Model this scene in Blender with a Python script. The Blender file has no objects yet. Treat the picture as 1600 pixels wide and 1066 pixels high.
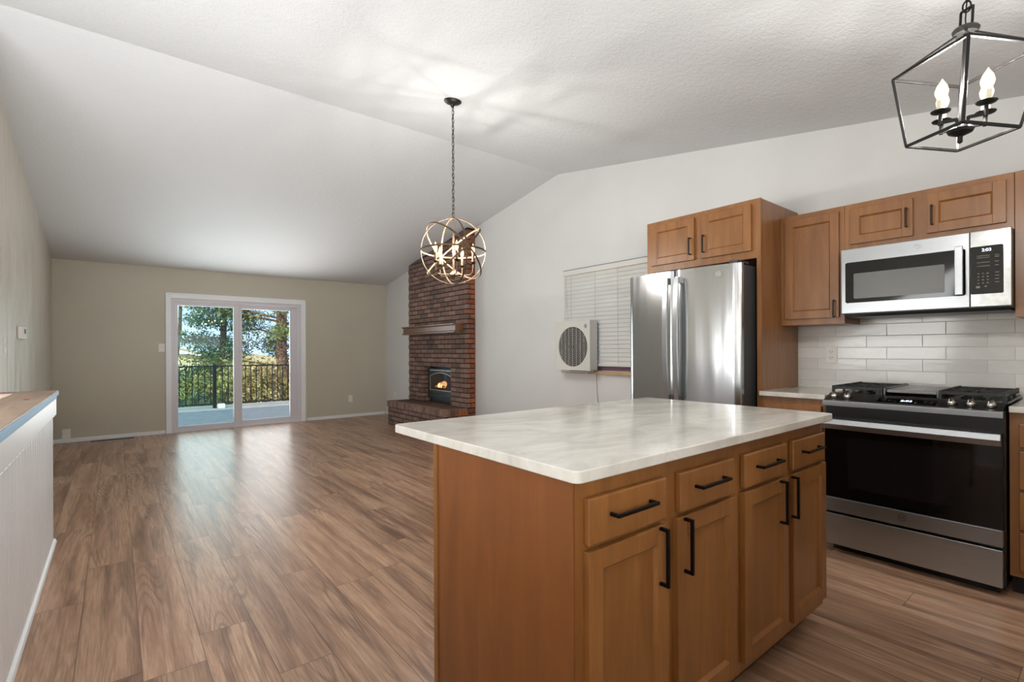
import bpy, bmesh, math, random
from mathutils import Vector, Matrix
S = bpy.context.scene
C = S.collection
PI = math.pi
rnd = random.Random(7)

# ------------------------------------------------------------------ camera, world, lights
EYE = 1.212
YAW, ROLL = 0.6781, -0.00438
fwd = Vector((math.sin(YAW), math.cos(YAW), 0))
r0 = Vector((math.cos(YAW), -math.sin(YAW), 0)); u0 = Vector((0, 0, 1))
rt = r0 * math.cos(ROLL) + u0 * math.sin(ROLL); up = u0 * math.cos(ROLL) - r0 * math.sin(ROLL)
cam = bpy.data.cameras.new('camera'); camo = bpy.data.objects.new('camera', cam); C.objects.link(camo)
cam.sensor_width = 36; cam.lens = 36 * 768.8 / 1600; cam.sensor_fit = 'HORIZONTAL'
cam.shift_y = 13.56 / 1600; cam.clip_start = 0.02; cam.clip_end = 300
camo.matrix_world = Matrix(((rt.x, up.x, -fwd.x, 0), (rt.y, up.y, -fwd.y, 0), (rt.z, up.z, -fwd.z, EYE), (0, 0, 0, 1)))
S.camera = camo
S.view_settings.view_transform = 'Standard'; S.view_settings.look = 'None'
S.view_settings.exposure = 0.2; S.view_settings.gamma = 1; S.view_settings.use_curve_mapping = False
try:
    S.cycles.use_denoising = True
    S.cycles.max_bounces = 10; S.cycles.diffuse_bounces = 6; S.cycles.glossy_bounces = 5
    S.cycles.transparent_max_bounces = 16
    S.cycles.sample_clamp_indirect = 6; S.cycles.caustics_reflective = False; S.cycles.caustics_refractive = False
except Exception:
    pass

w = bpy.data.worlds.new('sky'); S.world = w; w.use_nodes = True
wn = w.node_tree; bgn = wn.nodes['Background']
tc = wn.nodes.new('ShaderNodeTexCoord'); no = wn.nodes.new('ShaderNodeTexNoise'); no.inputs['Scale'].default_value = 3.0
no.inputs['Detail'].default_value = 6; rp = wn.nodes.new('ShaderNodeValToRGB')
rp.color_ramp.elements[0].position = .45; rp.color_ramp.elements[0].color = (.45, .66, 1, 1)
rp.color_ramp.elements[1].position = .62; rp.color_ramp.elements[1].color = (.85, .92, 1, 1)
wn.links.new(tc.outputs['Generated'], no.inputs['Vector']); wn.links.new(no.outputs['Fac'], rp.inputs['Fac'])
wn.links.new(rp.outputs['Color'], bgn.inputs['Color']); bgn.inputs['Strength'].default_value = 1.5

def lamp(name, kind, loc, power, color=(1, 1, 1), size=None, sizey=None, aim=None, radius=None, spread=None):
    l = bpy.data.lights.new(name, kind); o = bpy.data.objects.new(name, l); C.objects.link(o)
    l.energy = power; l.color = color; o.location = loc
    if kind == 'AREA':
        l.shape = 'RECTANGLE'; l.size = size; l.size_y = sizey
        if spread: l.spread = spread
    if radius is not None: l.shadow_soft_size = radius
    if aim is not None: o.rotation_euler = (Vector(aim)).to_track_quat('-Z', 'Y').to_euler()
    return o
sun = lamp('sun', 'SUN', (0, 0, 20), 4.2, (1, .93, .8), aim=(.42, .72, -.62)); sun.data.angle = .01
# added fill lamps behind camera and over stairs, daylight at the sliding door
lamp('fill_kitchen', 'AREA', (1.7, -1.02, 1.66), 12, (.93, .96, 1), 1.9, 1.0, (0, 1, 1.3), spread=2.4)  # unseen fill tilted up to the ceiling, no window built here
lamp('fill_far_room', 'AREA', (-.75, -1.0, 1.5), 135, (.96, .98, 1), 1.7, 1.5, (-.05, 1, .45), spread=2.3)  # unseen fill added to brighten the far room, no window built
lamp('fill_stairs', 'AREA', (-1.57, 2.2, 1.75), 112, (.98, .99, 1), 1.6, 3.4, (1, .3, .5), spread=2.7)  # unseen fill added over the stairwell, no window built
lamp('daylight_sliding_door', 'AREA', (1.5, 9.0, .95), 38, (1, .98, .96), 1.7, 1.5, (0, -1, 1.0), spread=1.9)
lamp('fill_floor_sheen', 'AREA', (1.5, 9.02, 1.05), 24, (1, .97, .95), 1.7, 1.8, (0, -1, 0))  # extra lamp at the door, added for the sheen on the floor

# ------------------------------------------------------------------ node helpers
def lin(c):
    if isinstance(c, str):
        c = [int(c[i:i+2], 16) / 255 for i in (0, 2, 4)]
    return tuple((x / 12.92 if x <= .04045 else ((x + .055) / 1.055) ** 2.4) for x in c) + (1,)
class G:
    def __init__(s, name):
        s.m = bpy.data.materials.new(name); s.m.use_nodes = True; s.t = s.m.node_tree
        s.b = s.t.nodes['Principled BSDF']; s.out = s.t.nodes['Material Output']
    def n(s, typ, ins=None, **props):
        x = s.t.nodes.new('ShaderNode' + typ)
        for k, v in props.items(): setattr(x, k, v)
        for k, v in (ins or {}).items(): s.put(x.inputs[k], v)
        return x
    def put(s, sock, v):
        if isinstance(v, bpy.types.NodeSocket): s.t.links.new(v, sock)
        elif v is not None: sock.default_value = v
    def M(s, op, a, b=0.0, c=None):
        x = s.t.nodes.new('ShaderNodeMath'); x.operation = op; s.put(x.inputs[0], a); s.put(x.inputs[1], b)
        if c is not None: s.put(x.inputs[2], c)
        return x.outputs[0]
    def mix(s, f, a, b, mode='MIX'):
        x = s.t.nodes.new('ShaderNodeMix'); x.data_type = 'RGBA'; x.blend_type = mode; x.clamp_factor = True
        s.put(x.inputs[0], f); s.put(x.inputs[6], a); s.put(x.inputs[7], b); return x.outputs[2]
    def ramp(s, f, stops):
        x = s.t.nodes.new('ShaderNodeValToRGB'); s.put(x.inputs[0], f); e = x.color_ramp.elements
        while len(e) < len(stops): e.new(.5)
        for k, (p, c) in enumerate(stops):
            e[k].position = p; e[k].color = c if len(c) == 4 else (*c, 1)
        return x.outputs[0]
    def noise(s, vec, scale, detail=3, rough=.5, dist=0):
        return s.n('TexNoise', {'Vector': vec, 'Scale': scale, 'Detail': detail, 'Roughness': rough, 'Distortion': dist}).outputs['Fac']
    def map(s, vec, sc=(1, 1, 1), loc=(0, 0, 0)):
        return s.n('Mapping', {'Vector': vec, 'Scale': sc, 'Location': loc}).outputs[0]
    def pos(s): return s.n('NewGeometry').outputs['Position']
    def uv(s): return s.n('TexCoord').outputs['UV']
    def bump(s, h, strength=.2, dist=.01):
        b = s.n('Bump', {'Height': h, 'Strength': strength, 'Distance': dist}); s.put(s.b.inputs['Normal'], b.outputs[0]); return b
    def set(s, **k):
        for a, v in k.items(): s.put(s.b.inputs[{'col': 'Base Color', 'rough': 'Roughness', 'metal': 'Metallic', 'ior': 'IOR', 'coat': 'Coat Weight', 'crough': 'Coat Roughness', 'spec': 'Specular IOR Level', 'ecol': 'Emission Color', 'est': 'Emission Strength', 'aniso': 'Anisotropic', 'arot': 'Anisotropic Rotation'}[a]], v)
        return s.m
def plain(name, col, rough=.5, metal=0, **k):
    g = G(name); return g.set(col=lin(col), rough=rough, metal=metal, **k)
def wavy(name, col, rough, metal=0, scale=3, amt=.06, bumpscale=0, bs=.1, bd=.002, **k):
    g = G(name); p = g.pos(); f = g.noise(p, scale, 4)
    c = lin(col); d = tuple(x * (1 - amt) for x in c[:3]); u = tuple(min(1, x * (1 + amt)) for x in c[:3])
    g.set(col=g.ramp(f, [(.3, d), (.7, u)]), rough=rough, metal=metal, **k)
    if bumpscale: g.bump(g.noise(p, bumpscale, 3), bs, bd)
    return g.m

def mat_floor():
    g = G('floor_planks'); p = g.pos(); sx = g.n('SeparateXYZ', {'Vector': p}); X, Y = sx.outputs[0], sx.outputs[1]
    rx = g.M('DIVIDE', g.M('SUBTRACT', X, .074), .2); row = g.M('FLOOR', rx); fx = g.M('FRACT', rx)
    wr = g.n('TexWhiteNoise', {'W': row}, noise_dimensions='1D').outputs['Value']
    ry = g.M('ADD', g.M('DIVIDE', Y, 1.29), g.M('MULTIPLY', wr, 7.3)); col = g.M('FLOOR', ry); fy = g.M('FRACT', ry)
    pid = g.M('ADD', g.M('MULTIPLY', row, 17.13), g.M('MULTIPLY', col, 3.71))
    wp = g.n('TexWhiteNoise', {'W': pid}, noise_dimensions='1D').outputs['Value']
    gx = g.M('ADD', X, g.M('MULTIPLY', wp, 31.0)); gy = g.M('ADD', Y, g.M('MULTIPLY', wp, 57.0))
    v = g.n('CombineXYZ', {'X': gx, 'Y': gy, 'Z': 0.0}).outputs[0]
    fine = g.noise(g.map(v, (75, 2.6, 1)), 1.6, 6, .68, .2)
    broad = g.noise(g.map(v, (9, .55, 1)), 1.3, 5, .55, .5)
    smoke = g.noise(g.map(v, (11, .8, 1), (3, 9, 0)), 1.0, 5, .62, .8)
    # cathedral rings
    rd = g.noise(g.map(v, (5.2, .42, 1)), 1.0, 1, .4)
    ring = g.M('ABSOLUTE', g.M('SUBTRACT', g.M('FRACT', g.M('MULTIPLY', rd, 30.0)), .5))
    base = g.ramp(broad, [(.25, lin('86654f')), (.40, lin('a9836a')), (.53, lin('c29c80')), (.75, lin('d3b093'))])
    base = g.mix(g.M('MULTIPLY', g.ramp(fine, [(.42, (0, 0, 0)), (.62, (1, 1, 1))]), .5), base, lin('7c5a45'))
    base = g.mix(g.M('MULTIPLY', g.ramp(ring, [(.0, (1, 1, 1)), (.24, (0, 0, 0))]), g.M('MULTIPLY', g.ramp(g.noise(g.map(v, (5, .8, 1), (7, 2, 0)), 1.0, 2), [(.48, (0, 0, 0)), (.62, (1, 1, 1))]), .6)), base, lin('6b4c3a'))
    base = g.mix(g.M('MULTIPLY', g.ramp(smoke, [(.5, (0, 0, 0)), (.68, (1, 1, 1))]), .66), base, lin('5c4135'))
    # knots
    vo = g.n('TexVoronoi', {'Vector': g.map(v, (3.2, .9, 1)), 'Scale': 1.0}); kd = vo.outputs['Distance']
    base = g.mix(g.M('MULTIPLY', g.ramp(kd, [(.02, (1, 1, 1)), (.10, (0, 0, 0))]), .85), base, lin('3a281d'))
    tone = g.ramp(wp, [(0, (.80, .80, .80)), (1, (1.0, 1.0, 1.0))]); base = g.mix(1.0, base, tone, 'MULTIPLY')
    ex = g.M('MINIMUM', fx, g.M('SUBTRACT', 1.0, fx)); ey = g.M('MINIMUM', fy, g.M('SUBTRACT', 1.0, fy))
    seam = g.M('MAXIMUM', g.M('LESS_THAN', ex, .009), g.M('LESS_THAN', ey, .0014))
    g.set(col=g.mix(g.M('MULTIPLY', seam, .6), base, lin('35251b')), rough=g.M('ADD', .24, g.M('MULTIPLY', fine, .14)), spec=.5)
    g.bump(g.M('SUBTRACT', g.M('MULTIPLY', fine, .25), seam), .12, .0015)
    return g.m
def mat_wood(name, c1, c2, c3, rough=.36, axis='Z'):
    g = G(name); p = g.pos(); s = (9, 9, 1.1) if axis == 'Z' else (9, 1.1, 9)
    f = g.noise(g.map(p, s), 1.5, 5, .6, .8); f2 = g.noise(g.map(p, (3, 3, 1.6)), 1.2, 3)
    fine = g.noise(g.map(p, (120, 120, 8) if axis == 'Z' else (120, 8, 120)), 1, 3)
    c = g.ramp(f, [(.28, lin(c1)), (.5, lin(c2)), (.74, lin(c3))])
    c = g.mix(g.M('MULTIPLY', g.ramp(f2, [(.4, (0, 0, 0)), (.75, (1, 1, 1))]), .35), c, lin(c1))
    c = g.mix(g.M('MULTIPLY', fine, .10), c, lin(c1))
    g.set(col=c, rough=rough, coat=.25, crough=.25); g.bump(fine, .04, .0006); return g.m
def mat_steel(name, col='b9b8b4', rough=.24, stretch=(2, 260, 2), wob=.0, an=.5, wscale=(1, 5, .35)):
    g = G(name); p = g.pos(); f = g.noise(g.map(p, stretch), 1, 3, .6)
    g.set(col=g.ramp(f, [(.3, lin(col)), (.7, tuple(min(1, x * 1.1) for x in lin(col)[:3]))]), metal=1, rough=g.M('ADD', rough - .03, g.M('MULTIPLY', f, .06)), aniso=an)
    if wob:
        b1 = g.n('Bump', {'Height': g.noise(g.map(p, wscale), 1.6, 2), 'Strength': 1.0, 'Distance': wob})
        g.put(g.b.inputs['Normal'], b1.outputs[0])
    return g.m
def mat_tile():
    g = G('glazed_subway_tile'); u = g.uv()
    b = g.n('TexBrick', {'Vector': g.map(u, (1, 1, 1), (.10, -.04, 0)), 'Color1': (.0, .0, .0, 1), 'Color2': (1, 1, 1, 1), 'Mortar': (.5, .5, .5, 1), 'Scale': 1.0, 'Mortar Size': .0022, 'Mortar Smooth': .1, 'Bias': 0, 'Brick Width': .3, 'Row Height': .0785}, offset=.38, offset_frequency=2)
    tone = g.ramp(b.outputs['Color'], [(0, lin('cecdca')), (1, lin('e6e5e2'))])
    n = g.noise(g.map(u, (6, 16, 6)), 1.5, 4, .6, 1.0)
    tone = g.mix(g.M('MULTIPLY', n, .35), tone, lin('a6a6a4'))
    c = g.mix(b.outputs['Fac'], tone, lin('bdbbb6'))
    g.set(col=c, rough=g.M('ADD', .12, g.M('MULTIPLY', b.outputs['Fac'], .5)))
    h = g.M('SUBTRACT', g.M('MULTIPLY', g.noise(g.map(u, (7, 20, 7)), 1.4, 2), .7), b.outputs['Fac']); g.bump(h, .35, .002); return g.m
def mat_brick(nm='rustic_brick', cols=('6a554c', '7d6459', '8c6f63', '997a6c', '75635a')):
    g = G(nm); c1 = [(p, lin(q)) for p, q in zip((0, .3, .6, .85, 1), cols)]; isl = g.n('NewGeometry').outputs['Random Per Island']; p = g.pos()
    c = g.ramp(isl, c1)
    n = g.noise(p, 22, 5, .7); c = g.mix(g.M('MULTIPLY', g.ramp(n, [(.4, (0, 0, 0)), (.7, (1, 1, 1))]), .5), c, lin('45322d'))
    n2 = g.noise(p, 2.1, 3, .6); c = g.mix(g.M('MULTIPLY', g.ramp(n2, [(.52, (0, 0, 0)), (.68, (1, 1, 1))]), .55), c, lin('3f3a38'))
    g.set(col=c, rough=.85); g.bump(g.noise(g.map(p, (1, 1.2, .5)), 70, 4, .7), .9, .006); return g.m
def mat_quartz():
    g = G('white_quartz'); p = g.pos(); a = g.noise(g.map(p, (1.2, 2.2, 1)), 2.2, 7, .62, 1.4); b = g.noise(p, 60, 3)
    c = g.ramp(a, [(.3, lin('b4b0a8')), (.46, lin('c5c2ba')), (.6, lin('d0cdc6')), (.8, lin('d6d3cc'))])
    v = g.M('ABSOLUTE', g.M('SUBTRACT', g.noise(p, 2.6, 5, .6, 2.2), .5))
    c = g.mix(g.M('MULTIPLY', g.ramp(v, [(0, (1, 1, 1)), (.02, (0, 0, 0))]), .16), c, lin('a8a49c'))
    g.set(col=c, rough=.13, spec=.5); return g.m
def mat_glass(name, tint=(1, 1, 1), refl=1.0, rough=.0):
    g = G(name); t = g.n('BsdfTransparent', {'Color': (*tint, 1)}); gl = g.n('BsdfGlossy', {'Color': (1, 1, 1, 1), 'Roughness': rough})
    fr = g.n('Fresnel', {'IOR': 1.5}); m = g.n('MixShader', {0: g.M('MULTIPLY', fr.outputs[0], refl), 1: t.outputs[0], 2: gl.outputs[0]})
    g.t.links.new(m.outputs[0], g.out.inputs[0]); return g.m
def mat_ceiling():
    g = G('textured_ceiling_paint'); p = g.pos(); a = g.noise(p, 75, 3, .6); b = g.noise(p, 26, 3, .55)
    g.set(col=lin('cfd1d3'), rough=.9); g.bump(g.M('ADD', a, g.M('MULTIPLY', b, .9)), .65, .006); return g.m
def mat_wall(name, col, rough=.6, streak=False):
    g = G(name); p = g.pos(); f = g.noise(p, 1.3, 4, .6); c = lin(col)
    g.set(col=g.ramp(f, [(.3, tuple(x * .95 for x in c[:3])), (.7, tuple(x * 1.02 for x in c[:3]))]), rough=rough)
    if streak:
        s = g.noise(g.map(p, (8, 8, .9)), 1.5, 4, .6); g.put(g.b.inputs['Roughness'], g.ramp(s, [(.35, (.28,) * 3), (.65, (.6,) * 3)]))
        g.bump(g.M('ADD', g.noise(p, 55, 3), g.M('MULTIPLY', s, 2.0)), .14, .004)
    else: g.bump(g.noise(p, 60, 3), .12, .003)
    return g.m
def mat_leaf(name, a, b, c):
    g = G(name); isl = g.n('NewGeometry').outputs['Random Per Island']
    g.set(col=g.ramp(isl, [(0, lin(a)), (.5, lin(b)), (1, lin(c))]), rough=.7); return g.m
def glow(name, col, strength, t):
    g = G(name); tr = g.n('BsdfTransparent'); e = g.n('Emission', {'Color': lin(col), 'Strength': strength}); lw = g.n('LayerWeight', {'Blend': .35})
    m = g.n('MixShader', {0: g.M('ADD', 1 - t, g.M('MULTIPLY', lw.outputs['Facing'], -.25)), 1: tr.outputs[0], 2: e.outputs[0]}); g.t.links.new(m.outputs[0], g.out.inputs[0]); return g.m
def emis(name, col, strength):
    g = G(name); return g.set(col=(0, 0, 0, 1), ecol=lin(col), est=strength)

m_floor = mat_floor(); m_ceil = mat_ceiling()
m_white = mat_wall('white_wall_paint', 'd3d4d3'); m_taupe = mat_wall('taupe_wall_paint', 'bcb6a5')
m_left = mat_wall('satin_taupe_wall_paint', 'cdc7ba', .4, True)
m_trim = wavy('white_trim_paint', 'e4e6e8', .35, amt=.02); m_vinyl = wavy('white_vinyl', 'cfccd0', .3, amt=.02)
m_wood = mat_wood('maple_cabinet_wood', '764b25', '87582b', '986735')
m_woodside = mat_wood('maple_veneer', '6d3e18', '79461c', '845023', .3)
m_dark = wavy('black_toe_kick', '1c1512', .7)
m_capwood = mat_wood('bare_oak_cap', '8d7565', 'a18a78', 'b39d8b', .6, 'Y')
m_mantel = mat_wood('brown_mantel_wood', '4b3421', '6d4d31', '86633f', .28, 'Y')
m_sill = mat_wood('pine_sill', 'a98d66', 'bfa27a', 'cdb28c', .5, 'Y')
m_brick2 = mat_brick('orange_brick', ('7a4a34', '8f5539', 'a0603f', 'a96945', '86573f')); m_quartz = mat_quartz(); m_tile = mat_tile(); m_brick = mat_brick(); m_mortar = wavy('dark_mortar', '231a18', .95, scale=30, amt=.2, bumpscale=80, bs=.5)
m_hearthtop = wavy('dark_hearth_brick', '4a352c', .7, scale=9, amt=.25, bumpscale=60, bs=.5, bd=.003)
m_steel = mat_steel('brushed_stainless', '9fa2a5', .3, (2, 2, 260)); m_steelf = mat_steel('wavy_brushed_stainless', 'b1b3b5', .2, (40, 260, 2), .008, .3, (1, 3.2, .22))
m_steeld = mat_steel('dark_stainless', '6d6b68', .3, (2, 2, 200))
m_chrome = plain('polished_steel', 'd0cecb', .12, 1); m_case = wavy('dark_grey_enamel', '34373a', .45, bumpscale=200, bs=.1)
m_black = wavy('black_enamel', '0b0b0c', .3, amt=.1); m_bglass = plain('black_oven_glass', '060607', .06); m_iron = wavy('cast_iron', '151514', .5, bumpscale=300, bs=.2, bd=.001)
m_pull = plain('matte_black_pull', '100d0b', .38, .6); m_bronze = wavy('dark_bronze', '2c2521', .4, .7, scale=30)
m_gold = wavy('antique_brass', '5c4732', .5, .5, scale=14, amt=.25); m_badge = plain('pale_badge_enamel', 'd8d8d6', .35); m_iron2 = plain('black_metal_lantern', '1b1a19', .42, .5)
m_plastic = plain('white_plastic', 'dedcd6', .4); m_plastic2 = plain('ivory_plastic', 'cfc9b8', .4); m_slot = plain('outlet_slot', '2a2826', .6)
m_bulb = glow('lit_candle_bulb', 'ffd68c', 6, .45); m_bulb2 = glow('lit_white_bulb', 'ffe6b8', 2.6, .45)
m_sleeve = plain('cream_candle_sleeve', 'e6dcc0', .5); m_bglow = mat_glass('bulb_glass', (1, 1, 1), .8)
m_ac = wavy('grey_white_ac_housing', 'c6c4be', .45, amt=.04); m_grille = plain('dark_grille', '4c4b48', .55); m_wire = plain('pale_grille_wire', 'a8a69f', .5)
m_blind = wavy('white_blind_slat', 'd0cfca', .4, amt=.03); m_tape = plain('blue_masking_tape', '9cc8ec', .6); m_red = plain('red_paint', 'c01818', .5)
m_stove = wavy('blue_black_stove_steel', '1d272c', .3, .5); m_nickel = plain('brushed_nickel_trim', 'b4babc', .3, .5)
m_fire = emis('flame', 'ff7a24', 1.1); m_fire2 = emis('flame_core', 'ffe29a', 2.5); m_log = wavy('charred_log', '3a2016', .9, scale=30, amt=.4, bumpscale=40, bs=.6)
m_ember = emis('glowing_embers', 'ff4a12', 2.2); m_fglass = mat_glass('stove_glass', (.75, .8, .82), 1.6, .02)
m_gl = mat_glass('door_glass', (.97, .985, .98), .5); m_glt = mat_glass('tinted_door_glass', (.82, .94, .95), .6)
m_deck = wavy('grey_deck_boards', 'a09c94', .7, scale=6, amt=.12); m_rail = plain('black_railing_metal', '14171a', .4, .3)
m_mwglass = plain('grey_microwave_window', '5f605d', .28); m_key = plain('pale_key_print', '77756f', .5); m_disp = emis('lit_display', 'dfe8ff', 3)
m_ground = wavy('dry_grass_ground', 'b09b6c', 1, scale=.6, amt=.35, bumpscale=3, bs=1, bd=.1)
m_bark = wavy('pine_bark', '6a5446', .95, scale=5, amt=.35, bumpscale=14, bs=1, bd=.05)
m_pine = mat_leaf('pine_needles', '2e4220', '566b2c', '8d9246'); m_pine2 = mat_leaf('blue_green_needles', '1d3a2c', '3a5c40', '6c8450')
m_yel = mat_leaf('yellow_green_leaves', '4c5826', '8b8c43', 'c2b065'); m_dry = mat_leaf('dry_shrub_leaves', '4a3824', '83703f', 'b9a46c')
m_stucco = wavy('cream_siding', 'd8c9a4', .9, amt=.05); m_roof = wavy('tan_shingles', 'b39a78', .9, scale=20, amt=.2)

# ------------------------------------------------------------------ mesh helpers
def face(bm, vs):
    try: bm.faces.new(vs)
    except ValueError: pass
def hexa(bm, p):
    v = [bm.verts.new(q) for q in p]
    for f in ((0, 1, 3, 2), (4, 6, 7, 5), (0, 4, 5, 1), (2, 3, 7, 6), (0, 2, 6, 4), (1, 5, 7, 3)): face(bm, [v[i] for i in f])
def box(bm, x0, x1, y0, y1, z0, z1):
    hexa(bm, [(x, y, z) for x in (x0, x1) for y in (y0, y1) for z in (z0, z1)])
def boxF(bm, F, u0, u1, w0, w1, d0, d1):
    hexa(bm, [F(u, w_, d) for u in (u0, u1) for w_ in (w0, w1) for d in (d0, d1)])
def prism(bm, pts, ax, a, b):
    def P(p, t):
        return {0: (t, p[0], p[1]), 1: (p[0], t, p[1]), 2: (p[0], p[1], t)}[ax]
    lo = [bm.verts.new(P(p, a)) for p in pts]; hi = [bm.verts.new(P(p, b)) for p in pts]
    face(bm, lo); face(bm, hi[::-1]); n = len(pts)
    for i in range(n): face(bm, (lo[i], lo[(i+1) % n], hi[(i+1) % n], hi[i]))
def tube(bm, pts, r, n=10, closed=False, r2=None):
    pts = [Vector(p) for p in pts]; N = len(pts); rings = []; prev = None
    for i, p in enumerate(pts):
        if closed: t = pts[(i+1) % N] - pts[i-1]
        else: t = pts[min(i+1, N-1)] - pts[max(i-1, 0)]
        t.normalize()
        if prev is None:
            a = Vector((0, 0, 1)) if abs(t.z) < .9 else Vector((1, 0, 0)); a = (a - t * a.dot(t)).normalized()
        else: a = (prev - t * prev.dot(t)).normalized()
        prev = a; b = t.cross(a); rr = r if r2 is None else r + (r2 - r) * i / (N - 1)
        rings.append([bm.verts.new(p + (a * math.cos(2*PI*k/n) + b * math.sin(2*PI*k/n)) * rr) for k in range(n)])
    M_ = N if closed else N - 1
    for i in range(M_):
        A, B = rings[i], rings[(i+1) % N]
        for k in range(n): face(bm, (A[k], A[(k+1) % n], B[(k+1) % n], B[k]))
    if not closed: face(bm, rings[0]); face(bm, rings[-1][::-1])
def lathe(bm, prof, o=(0, 0, 0), ax=(0, 0, 1), n=24, cap=True):
    ax = Vector(ax).normalized(); a = Vector((1, 0, 0)) if abs(ax.x) < .9 else Vector((0, 1, 0)); a = (a - ax * a.dot(ax)).normalized(); b = ax.cross(a); o = Vector(o)
    rings = [[bm.verts.new(o + ax * h + (a * math.cos(2*PI*k/n) + b * math.sin(2*PI*k/n)) * max(r, 1e-5)) for k in range(n)] for r, h in prof]
    for A, B in zip(rings, rings[1:]):
        for k in range(n): face(bm, (A[k], A[(k+1) % n], B[(k+1) % n], B[k]))
    if cap: face(bm, rings[0][::-1]); face(bm, rings[-1])
def torus(bm, c, nrm, R, r, n=64, m=8, flat=None, e=1.0):
    nrm = Vector(nrm).normalized(); a = Vector((1, 0, 0)) if abs(nrm.x) < .9 else Vector((0, 1, 0)); a = (a - nrm * a.dot(nrm)).normalized(); b = nrm.cross(a); c = Vector(c)
    rings = []
    for i in range(n):
        d = a * math.cos(2*PI*i/n) + b * math.sin(2*PI*i/n) * e
        rings.append([bm.verts.new(c + d * (R + r * math.cos(2*PI*k/m)) + nrm * ((flat or r) * math.sin(2*PI*k/m))) for k in range(m)])
    for i in range(n):
        A, B = rings[i], rings[(i+1) % n]
        for k in range(m): face(bm, (A[k], A[(k+1) % m], B[(k+1) % m], B[k]))
def bar(bm, p, q, w1, w2=None, upv=(0, 0, 1)):
    p, q = Vector(p), Vector(q); t = (q - p).normalized(); u = Vector(upv); u = u - t * u.dot(t)
    if u.length < 1e-4: u = Vector((1, 0, 0)) - t * t.x
    u.normalize(); s = t.cross(u); w2 = w2 or w1
    hexa(bm, [x + s * a * w1 / 2 + u * b * w2 / 2 for x in (p, q) for a in (-1, 1) for b in (-1, 1)])

ORG = {}
def obj(name, bm, mat, parent=None, bev=0, smooth=False, uv=True, sub=0):
    me = bpy.data.meshes.new(name); bmesh.ops.recalc_face_normals(bm, faces=bm.faces)
    if parent is not None:
        bmesh.ops.translate(bm, verts=bm.verts, vec=-ORG[parent.name])
    if uv:
        l = bm.loops.layers.uv.new('UVMap'); off = ORG[parent.name] if parent is not None else Vector()
        for f in bm.faces:
            n = f.normal; k = max(range(3), key=lambda i: abs(n[i]))
            for lp in f.loops:
                c = lp.vert.co + off; lp[l].uv = (c.y, c.z) if k == 0 else (c.x, c.z) if k == 1 else (c.x, c.y)
    if smooth:
        for f in bm.faces: f.smooth = True
        for e in bm.edges:
            if len(e.link_faces) == 2 and e.calc_face_angle(0) > .6: e.smooth = False
    bm.to_mesh(me); bm.free(); me.materials.append(mat)
    o = bpy.data.objects.new(name, me); C.objects.link(o)
    if parent is not None: o.parent = parent; ORG[o.name] = ORG[parent.name].copy()
    else: ORG[o.name] = Vector()
    if bev:
        m = o.modifiers.new('bevel', 'BEVEL'); m.width = bev; m.segments = 2; m.limit_method = 'ANGLE'; m.angle_limit = .6
    return o
def merge(o, bm, mat):
    # printed marks stay in their part's own mesh
    b2 = bmesh.new(); b2.from_mesh(o.data); bmesh.ops.recalc_face_normals(bm, faces=bm.faces); bmesh.ops.translate(bm, verts=bm.verts, vec=-ORG[o.name])
    vm = {v: b2.verts.new(v.co) for v in bm.verts}
    for f in bm.faces: b2.faces.new([vm[v] for v in f.verts]).material_index = 1
    b2.to_mesh(o.data); b2.free(); bm.free(); o.data.materials.append(mat)
def thing(name, label, cat, loc, group=None):
    o = bpy.data.objects.new(name, None); C.objects.link(o); o.location = loc; o.empty_display_size = .1
    o['label'] = label; o['category'] = cat
    if group: o['group'] = group
    ORG[o.name] = Vector(loc); return o
def tag(o, label, cat, group=None):
    o['label'] = label; o['category'] = cat
    if group: o['group'] = group
    return o
def struct(name, bm, mat, parent=None, **k):
    o = obj(name, bm, mat, parent, **k)
    if parent is None: o['kind'] = 'structure'
    return o
def B(*boxes):
    bm = bmesh.new()
    for b in boxes: box(bm, *b)
    return bm
def text_mesh(txt, size, origin, right, upv, depth=.0008):
    cu = bpy.data.curves.new('lettering', 'FONT'); cu.body = txt; cu.size = size; cu.extrude = depth; cu.align_x = 'CENTER'; cu.align_y = 'CENTER'
    o = bpy.data.objects.new('lettering', cu); C.objects.link(o); dg = bpy.context.evaluated_depsgraph_get(); dg.update()
    me = bpy.data.meshes.new_from_object(o.evaluated_get(dg)); bpy.data.objects.remove(o); bm = bmesh.new(); bm.from_mesh(me)
    r = Vector(right).normalized(); u = Vector(upv).normalized(); n = r.cross(u)
    M4 = Matrix(((r.x, u.x, n.x, origin[0]), (r.y, u.y, n.y, origin[1]), (r.z, u.z, n.z, origin[2]), (0, 0, 0, 1)))
    bmesh.ops.transform(bm, matrix=M4, verts=bm.verts); return bm

# ------------------------------------------------------------------ room shell
XL, XR, D, YN, XW = -.65, 4.01, 8.82, -1.1, -1.6
RIDGE, YR = 3.247, 4.11
def ceilz(y): return RIDGE - (.1718 * (y - YR) if y > YR else .162 * (YR - y))
# floor with stair opening (x<-.44, y<4.27)
struct('floor', B((-.44, XR + .1, YN - .1, D + .05, -.12, 0), (XL - .1, -.44, 4.16, D + .05, -.12, 0)), m_floor)
bm = bmesh.new()
prism(bm, [(YN - .2, ceilz(YN - .2)), (YR, RIDGE), (D + .3, ceilz(D + .3)), (D + .3, ceilz(D + .3) + .15), (YR, RIDGE + .15), (YN - .2, ceilz(YN - .2) + .15)], 0, XW - .3, XR + .3)
struct('ceiling', bm, m_ceil)
def gable(bm, x0, x1, y0, y1, zb=0):
    pts = [(y0, zb), (y1, zb), (y1, ceilz(y1))] + ([(YR, RIDGE)] if y0 < YR < y1 else []) + [(y0, ceilz(y0))]
    prism(bm, pts, 0, x0, x1)
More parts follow.
